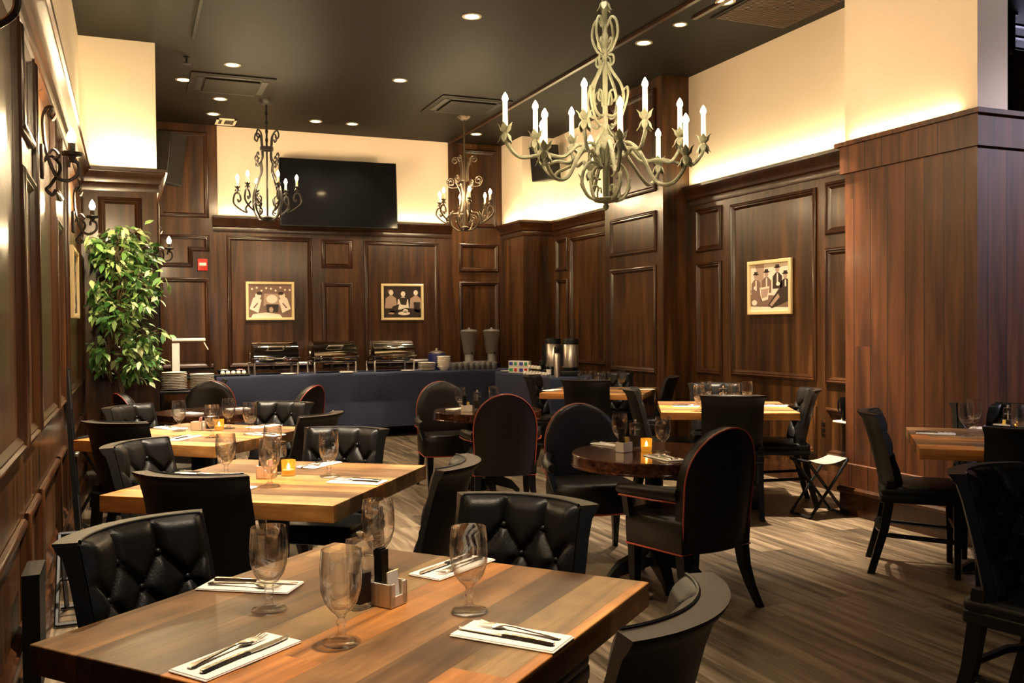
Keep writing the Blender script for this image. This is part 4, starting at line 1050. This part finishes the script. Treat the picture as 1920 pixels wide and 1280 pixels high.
# drink dispensers
for px,l in ((880,'left'),(922,'right')):
    q=ony(px,686,11.9); t=T('drink_dispenser','clear drink dispenser on a steel foot, %s one of two in the back corner'%l,'drink dispenser',(q.x,11.9,ZT2+.001),0,'drink dispensers')
    b=B(); b.lathe([(0,0),(.075,0),(.075,.012),(.062,.02),(.060,.185),(.07,.20),(0,.20)],26); b.build('steel_base','brushed_steel',t)
    b=B(); b.lathe([(0,.205),(.078,.205),(.085,.25),(.118,.50),(.122,.505),(.116,.505),(.080,.25),(.074,.214),(0,.214)],30); b.build('tank','frosted',t)
    b=B(); b.lathe([(0,.22),(.028,.22),(.034,.49),(0,.49)],16); b.build('ice_tube','frosted',t)
    b=B(); b.lathe([(0,.508),(.118,.508),(.10,.53),(.02,.54),(.014,.555),(0,.565)],28); b.build('lid','frosted',t)
    b=B(); b.tube([(0,-.06,.215),(0,-.12,.215),(0,-.125,.19)],.010,8); b.build('tap','black',t)
# upturned tumblers, in rows
tm=lathe_thing('tumbler','clear tumbler standing upside down in the rows before the drink dispensers','tumbler',[(.036,0),(.038,.002),(.031,.094),(.028,.099),(0,.099),(0,.093),(.027,.092),(.034,.003),(.036,0)],'frosted',(0,0,0),seg=14)
TM=Proto(tm)
x0=ony(852,699,11.52).x; x1=ony(934,699,11.52).x
for j in range(3):
    for i in range(int((x1-x0)/.08)+1):
        TM.put((x0+.04*(j%2)+i*.08,11.515+j*.078,ZT2+.001),0,'clear tumbler standing upside down in the rows before the drink dispensers','upturned tumblers')
# left end: display case, cart, plates, trays
q=ony(331,690,11.78)
t=T('pastry_display_case','clear display case with white side post and lid, left end of the buffet','display case',(1.16,11.80,ZT2+.001)); t.location.x=.70
b=B(); b.b2(-.235,-.15,-.16,.16,0,.41); b.build('side_post','white_enamel',t,smooth=0)
b=B()
for a in ((-.145,.235,-.165,-.159,0,.40),(-.145,.235,.159,.165,0,.40),(.232,.238,-.159,.159,0,.40),(-.145,.235,-.159,.159,.18,.184)): b.b2(*a)
b.build('glass_panes','acrylic',t,smooth=0)
b=B(); b.bbox((-.045,0,.445),(.38,.34,.035),M.Identity(4),.006); b.box((.15,-.17,.37),(.012,.012,.10),rot=M.Rotation(-.5,4,'Y')); b.build('lid','white_enamel',t)
b=B(); b.b2(-.24,.24,-.17,.17,-.0005,.02); b.build('base','darkmetal',t,smooth=0)
t=T('side_stand','narrow black stand under the display case at the left end of the buffet','stand',(.62,11.80,0))
b=B(); b.b2(-.30,.31,-.25,.25,ZT2-.03,ZT2-.0005); b.build('shelf','blackwood',t,smooth=0)
for i in(-1,1):
    for j in(-1,1):
        b=B(); b.b2(i*.27-.015,i*.27+.015,j*.22-.015,j*.22+.015,0,ZT2-.03); b.build('leg','blackwood',t,smooth=0)
t=T('service_cart','black two-shelf service cart carrying the tall plate stacks','cart',(.60,11.13,0))
for z in(.22,.685):
    b=B(); b.bbox((0,0,z),(.74,.40,.035),M.Identity(4),.01); b.build('shelf','black',t)
for i in(-1,1):
    for j in(-1,1):
        b=B(); b.cyl((i*.35,j*.18,.05),.014,.70,10); b.build('post','darkmetal',t)
        b=B(); b.lathe([(0,-.012),(.03,-.012),(.03,.012),(0,.012)],14,(i*.35,j*.18,.031),M.Rotation(PI/2,3,'Y')); b.build('caster','black',t)
b=B(); b.tube([(.35,-.18,.72),(.42,-.18,.80),(.42,.18,.80),(.35,.18,.72)],.010,8); b.build('handle','darkmetal',t)
stack((.46,11.10,.705),11,'the left tall stack on the black cart','left tall plate stack',1.1,.0165)
stack((.765,11.10,.705),10,'the right tall stack on the black cart','right tall plate stack',1.05,.0165)
cc=lathe_thing('coffee_cup','x','cup',[(.038,0),(.040,.003),(.034,.05),(.022,.066),(.02,.07),(0,.07),(0,.064),(.02,.06),(.031,.05),(.036,.003),(.038,0)],'china',(0,0,0),seg=18); CC=Proto(cc)
q=ony(434,704,11.58); t=T('black_tray','black rectangular tray of small white cups left of the chafing dishes','tray',(q.x,11.62,ZT2+.001))
b=B(); b.bbox((0,0,.012),(.42,.24,.022),M.Identity(4),.006); b.build('tray','black',t)
for i in range(5):
    o=CC.put((q.x-.10+i*.062,11.60,ZT2+.026),0,'small white cup on the black tray left of the chafing dishes','cups on the black tray'); o.scale=(.7,.7,.55)
for px,m,l in ((412,'packet_pink','reddish salad'),(1368,'packet_white','pale relish')):
    if px>1000: px=383
    q=ony(px,694,11.92); t=T('salad_bowl','dark bowl of %s at the left of the buffet'%l,'bowl',((1.09 if px<400 else 1.29),12.06,ZT2+.001),0)
    t.scale=(.8,.8,.8)
    b=B(); b.lathe([(0,0),(.06,0),(.07,.006),(.12,.07),(.115,.072),(.06,.012),(0,.01)],24); b.build('bowl','darkmetal',t)
    b=B()
    for i in range(26):
        a=random.random()*6.3; r=.075*math.sqrt(random.random()); b.sph((r*math.cos(a),r*math.sin(a),.058+.018*(1-r/.08)),.016,(1,1,.6),7,4)
    b.build('salad',m,t)['kind']='stuff'
# coffee table by the right wall
def ct(px,py): q=at(px,py,ZT2); q.z+=.001; return q
for px,py,l,h in ((1112,700,'right, nearer',.40),(1084,698,'left, farther',.40)):
    q=ct(px,py); q.x=4.66 if px>1100 else 4.62; q.y=9.48 if px>1100 else 9.86
    t=T('coffee_urn','steel coffee urn with black top, %s one of two'%l,'coffee urn',q,-1.9,'coffee urns')
    b=B(); b.bbox((0,0,.03),(.20,.24,.06),M.Identity(4),.01); b.lathe([(0,.06),(.085,.06),(.09,.10),(0,.10)],24); b.build('stand','black',t)
    b=B(); b.lathe([(0,.10),(.092,.10),(.094,.11),(.094,.36),(.09,.365),(0,.365)],28); b.build('body','steel',t)
    b=B(); b.lathe([(0,.366),(.096,.366),(.096,.41),(.085,.425),(.02,.428),(.018,.44),(0,.442)],28); b.build('lid','black',t)
    b=B(); b.b2(-.03,.03,-.135,-.088,.12,.36); b.tube([(0,-.12,.12),(0,-.15,.105),(0,-.15,.085)],.011,8); b.build('tap_and_gauge','black',t)
q=V((4.42,9.33,ZT2+.001)); t=T('thermos_flask','slim steel thermos flask with black pump top, right of the coffee urns','flask',q)
b=B(); b.lathe([(0,0),(.035,0),(.035,.25),(.028,.27),(0,.27)],18); b.build('body','steel',t)
b=B(); b.lathe([(0,.271),(.03,.271),(.034,.31),(.03,.34),(0,.345)],18); b.build('pump_top','black',t)
b=B(); b.b2(-.012,.012,-.06,-.02,.30,.325); b.build('spout','black',t)
q=V((4.36,9.42,ZT2+.001)); t=T('syrup_bottle','small clear bottle with a pale label before the coffee urns','bottle',q)
b=B(); b.lathe([(0,0),(.026,0),(.027,.005),(.027,.10),(.012,.125),(.011,.15),(0,.15)],16); b.build('bottle','acrylic',t)
b=B(); b.lathe([(.0275,.03),(.0275,.085)],16); b.build('paper_label','white_enamel',t)
q=V((4.72,10.22,ZT2+.001)); t=T('tea_chest','black slatted tea chest beside the coffee urns','tea chest',q,-.3)
b=B(); b.bbox((0,0,.075),(.20,.16,.15),M.Identity(4),.008); b.build('chest','black',t)
b=B()
for i in range(6): b.b2(-.09+i*.032,-.068+i*.032,-.083,-.079,.02,.13)
b.build('slats','blackwood',t,smooth=0)
for k in range(8):
    i,j=k%4,k//4; cs=(('green','red','blue','red'),('blue','green','blue','green'))[j]
    t=T('tea_box','small white tea box with a %s patch, %s row, %s from the left'%(cs[i],('lower','upper')[j],('first','second','third','last')[i]),'tea box',(4.37+.04*i,10.52-.066*i,ZT2+.001+j*.076),-.92,'tea boxes')
    b=B(); b.bbox((0,0,.037),(.07,.06,.073),M.Identity(4),.003); b.build('box','packet_white',t)
    b=B(); b.b2(-.026,.012 if i%2 else .026,-.0315,-.0295,.016,.058); b.build('printed_patch',cs[i],t,smooth=0)
for i in range(6):
    for j in range(2):
        o=CC.put((4.375+j*.085,10.12-i*.085,ZT2+.001),0,'white coffee cup standing upside down before the tea boxes','upturned coffee cups')
for i in range(4):
    o=CC.put((4.42,10.08-i*.085,ZT2+.072),0,'white coffee cup on top of the upturned cup rows','coffee cups in the upper row')
o=PL.put((4.40,10.72,ZT2+.001),0,'small white plate at the corner of the coffee table','plate on the coffee table'); o.scale=(.8,.8,.8)
# ------------------------------------------------------------------ ficus
FX=V((-.10,8.42,0))
t=T('potted_ficus','tall green ficus tree with drooping leaves before the left wall column','tree',FX)
b=B(); b.lathe([(0,0),(.11,0),(.12,.02),(.15,.24),(.155,.26),(.145,.27),(.135,.25),(0,.245)],26); b.build('pot','darkmetal',t)
b=B(); b.lathe([(0,.246),(.132,.248),(0,.262)],18); b.build('soil','soil',t)
rnd2=random.Random(4)
b=B()
b.tube(bez([(.0,0,.25),(.01,0,.5),(.03,.01,.8),(.015,0,1.05),(.05,0,1.4),(.02,0,1.75),(.0,0,2.1)]),[.017]*14*3+[.012]*14*2+[.007]*(14+1),7)
b.tube(bez([(.03,.03,.25),(.05,.02,.6),(.035,.02,.95),(-.05,.0,1.15),(-.06,0,1.5),(-.04,0,1.9)]),[.012]*14*3+[.008]*(14*2+1),6)
tips=[]
TR=.30
def inside():
    while True:
        x=rnd2.uniform(-.24,.36); z=rnd2.uniform(.92,2.28); y=rnd2.uniform(-.32,.32)
        if z>1.42: ok=((x-.03)/.36)**2+((z-1.86)/.46)**2<1
        elif x>.02: ok=((x-.24)/.17)**2+((z-1.10)/.22)**2<1 or (z>1.25 and abs(x-.08)<.3)
        else: ok=((x+.19)/.14)**2+((z-1.28)/.18)**2<1
        if ok and (y/.34)**2<1: return V((x,y,z))
for i in range(120):
    e=inside(); base=V((.02 if e.x>0 else -.04,0,max(.95,e.z-.25))); mid=(base+e)/2+V((0,0,.06))
    b.tube(bez([base,mid,e],5),[.004]*10+[.002],4); tips.append((base,mid,e))
b.build('stems','bark',t)
b=B()
def leaf(p,d,L):
    d=d.normalized(); s=d.cross(Z); s=s.normalized() if s.length>.01 else V((1,0,0)); n=s.cross(d)
    rl=rnd2.uniform(-.9,.9); s=(s*math.cos(rl)+n*math.sin(rl)).normalized(); n=s.cross(d)
    A=[b.v(p),b.v(p+d*L*.35+s*L*.21+n*L*.05),b.v(p+d*L*.7+s*L*.15+n*L*.03),b.v(p+d*L+V((0,0,-L*.08))),b.v(p+d*L*.7-s*L*.15+n*L*.03),b.v(p+d*L*.35-s*L*.21+n*L*.05),b.v(p+d*L*.4),b.v(p+d*L*.72)]
    for q in((0,1,6),(1,2,7,6),(2,3,7),(0,6,5),(6,7,4,5),(7,3,4)): b.f([A[k] for k in q])
for base,mid,e in tips:
    for k in range(13):
        u=rnd2.uniform(.35,1.05); p=(mid*(1-(u-.5)*2)+e*((u-.5)*2)) if u>.5 else base.lerp(mid,u*2)
        p=p+V((rnd2.gauss(0,.03),rnd2.gauss(0,.03),rnd2.gauss(0,.02)))
        d=V((rnd2.gauss(0,.7)+.4*(1 if e.x>0 else -1),rnd2.gauss(0,.6)-.25,-.55+rnd2.gauss(0,.35)))
        p.x=max(p.x,-.18); d.x=max(d.x,-.25 if p.x<-.1 else -.8); leaf(p,d,rnd2.uniform(.07,.115))
b.build('foliage','leaf',t,smooth=30)
# ------------------------------------------------------------------ folding stands and small things
def xstand(p,rz,label,L,Wd,H,sling,name='folding_stand'):
    t=T(name,label,'folding stand',p,rz)
    # X frames lie across local x; rails run along local y
    for s,o in((0,1),(1,1),(0,-1),(1,-1)):
        y=(-.5 if s==0 else .5)*L; y+= .0 if o>0 else .028*(1 if s==0 else -1)
        b=B(); b.tube([(-o*Wd/2,y,.012),(o*Wd/2,y,H)],.0115,6); b.build('leg','black',t)
    for x,z in((-Wd/2,H),(Wd/2,H),(-Wd/2,.014),(Wd/2,.014)):
        b=B(); b.tube([(x,-L/2,z),(x,L/2,z)],.012,6); b.build('rail','black',t)
    if sling:
        b=B(); n=10; rows=[]
        for i in range(n+1):
            u=-1+2*i/n; z=H+.012-.035*(1-u*u); rows.append([V((u*Wd/2,-L/2+.01,z)),V((u*Wd/2,L/2-.01,z)),V((u*Wd/2,L/2-.01,z-.006)),V((u*Wd/2,-L/2+.01,z-.006))])
        b.loft(rows,closed=True); b.build('sling_seat','lightgrey',t)
    else:
        b=B(); b.tube([(0,-L/2,H/2),(0,L/2,H/2)],.009,6); b.build('pivot_rod','black',t)
    return t
f0=at(1516,968,0); f1=at(1590,961,0); d=(f1-f0); m=V((4.64,5.34,0))
xstand((m.x,m.y,0),math.atan2(d.y,d.x),'low folding stool with grey sling seat by the plank column',.22,.33,.41,True,'folding_stool')
xstand((-.155,4.94,0),PI/2,'low black folding stand on the floor at the left wall',.36,.30,.38,False)
t=xstand((-.16,7.25,0),.3,'black folding tray stand behind the chair in front of the ficus',.36,.34,.60,True,'tray_stand'); 
tr=T('round_tray','round black serving tray on the tray stand near the ficus','tray',(-.16,7.25,.615))
b=B(); b.lathe([(0,0),(.19,0),(.20,.012),(.197,.013),(.185,.005),(0,.005)],28); b.build('tray','black',tr)
stack((-.16,7.25,.622),6,'the small stack before the ficus trunk','plates near the ficus',.95,.015)
t=T('wall_shelf','small cream wall shelf holding the black pitcher beside the plank column','shelf',onx(1572,792,XR-.14),0)
b=B(); b.bbox((.085,0,0),(.11,.20,.016),M.Identity(4),.004); b.build('shelf','cream',t)
w=t.location; t2=T('water_pitcher','black tapered pitcher standing on the small shelf beside the plank column','pitcher',(w.x+.085,w.y-.01,w.z+.0095))
b=B(); b.lathe([(0,0),(.042,0),(.048,.01),(.062,.19),(.056,.19),(.044,.015),(0,.012)],22); b.build('body','blackgloss',t2)
b=B(); b.tube(bez([(.0,.058,.17),(0,.10,.16),(0,.10,.08),(0,.05,.05)]),.007,7); b.build('handle','blackgloss',t2)
t=T('wall_panel_box','low black box with a metal top edge on the left wall, lower left','wall box',(XL,3.62,.16))
b=B(); b.b2(.03,.085,-.11,.11,0,.40); b.build('box','black',t,smooth=0)
b=B(); b.b2(.029,.087,-.111,.111,.401,.406); b.build('top_edge','darkmetal',t,smooth=0)
t=T('folded_stand','tall black folded stand leaning on the left wall panelling','folded stand',(XL+.09,6.42,0)); t.rotation_euler=(0,-.055,0)
b=B(); b.b2(-.03,.0,-.12,-.09,0.005,1.16); b.b2(-.03,.0,.09,.12,0.005,1.16); b.b2(-.028,-.004,-.09,.09,.9,1.14); b.b2(-.028,-.004,-.09,.09,.10,.34); b.build('frame','black',t,smooth=0)
b=B(); b.bbox((.01,0,.62),(.02,.2,.02),M.Identity(4),.004); b.build('latch','steel',t)
# ------------------------------------------------------------------ colour management
vs=sc.view_settings; vs.view_transform='Standard'; vs.look='None'; vs.gamma=1; vs.use_curve_mapping=False; vs.exposure=EXPO
sc.cycles.max_bounces=9; sc.cycles.transmission_bounces=9; sc.cycles.glossy_bounces=4; sc.cycles.diffuse_bounces=4
sc.cycles.caustics_reflective=False; sc.cycles.caustics_refractive=False; sc.cycles.sample_clamp_indirect=4
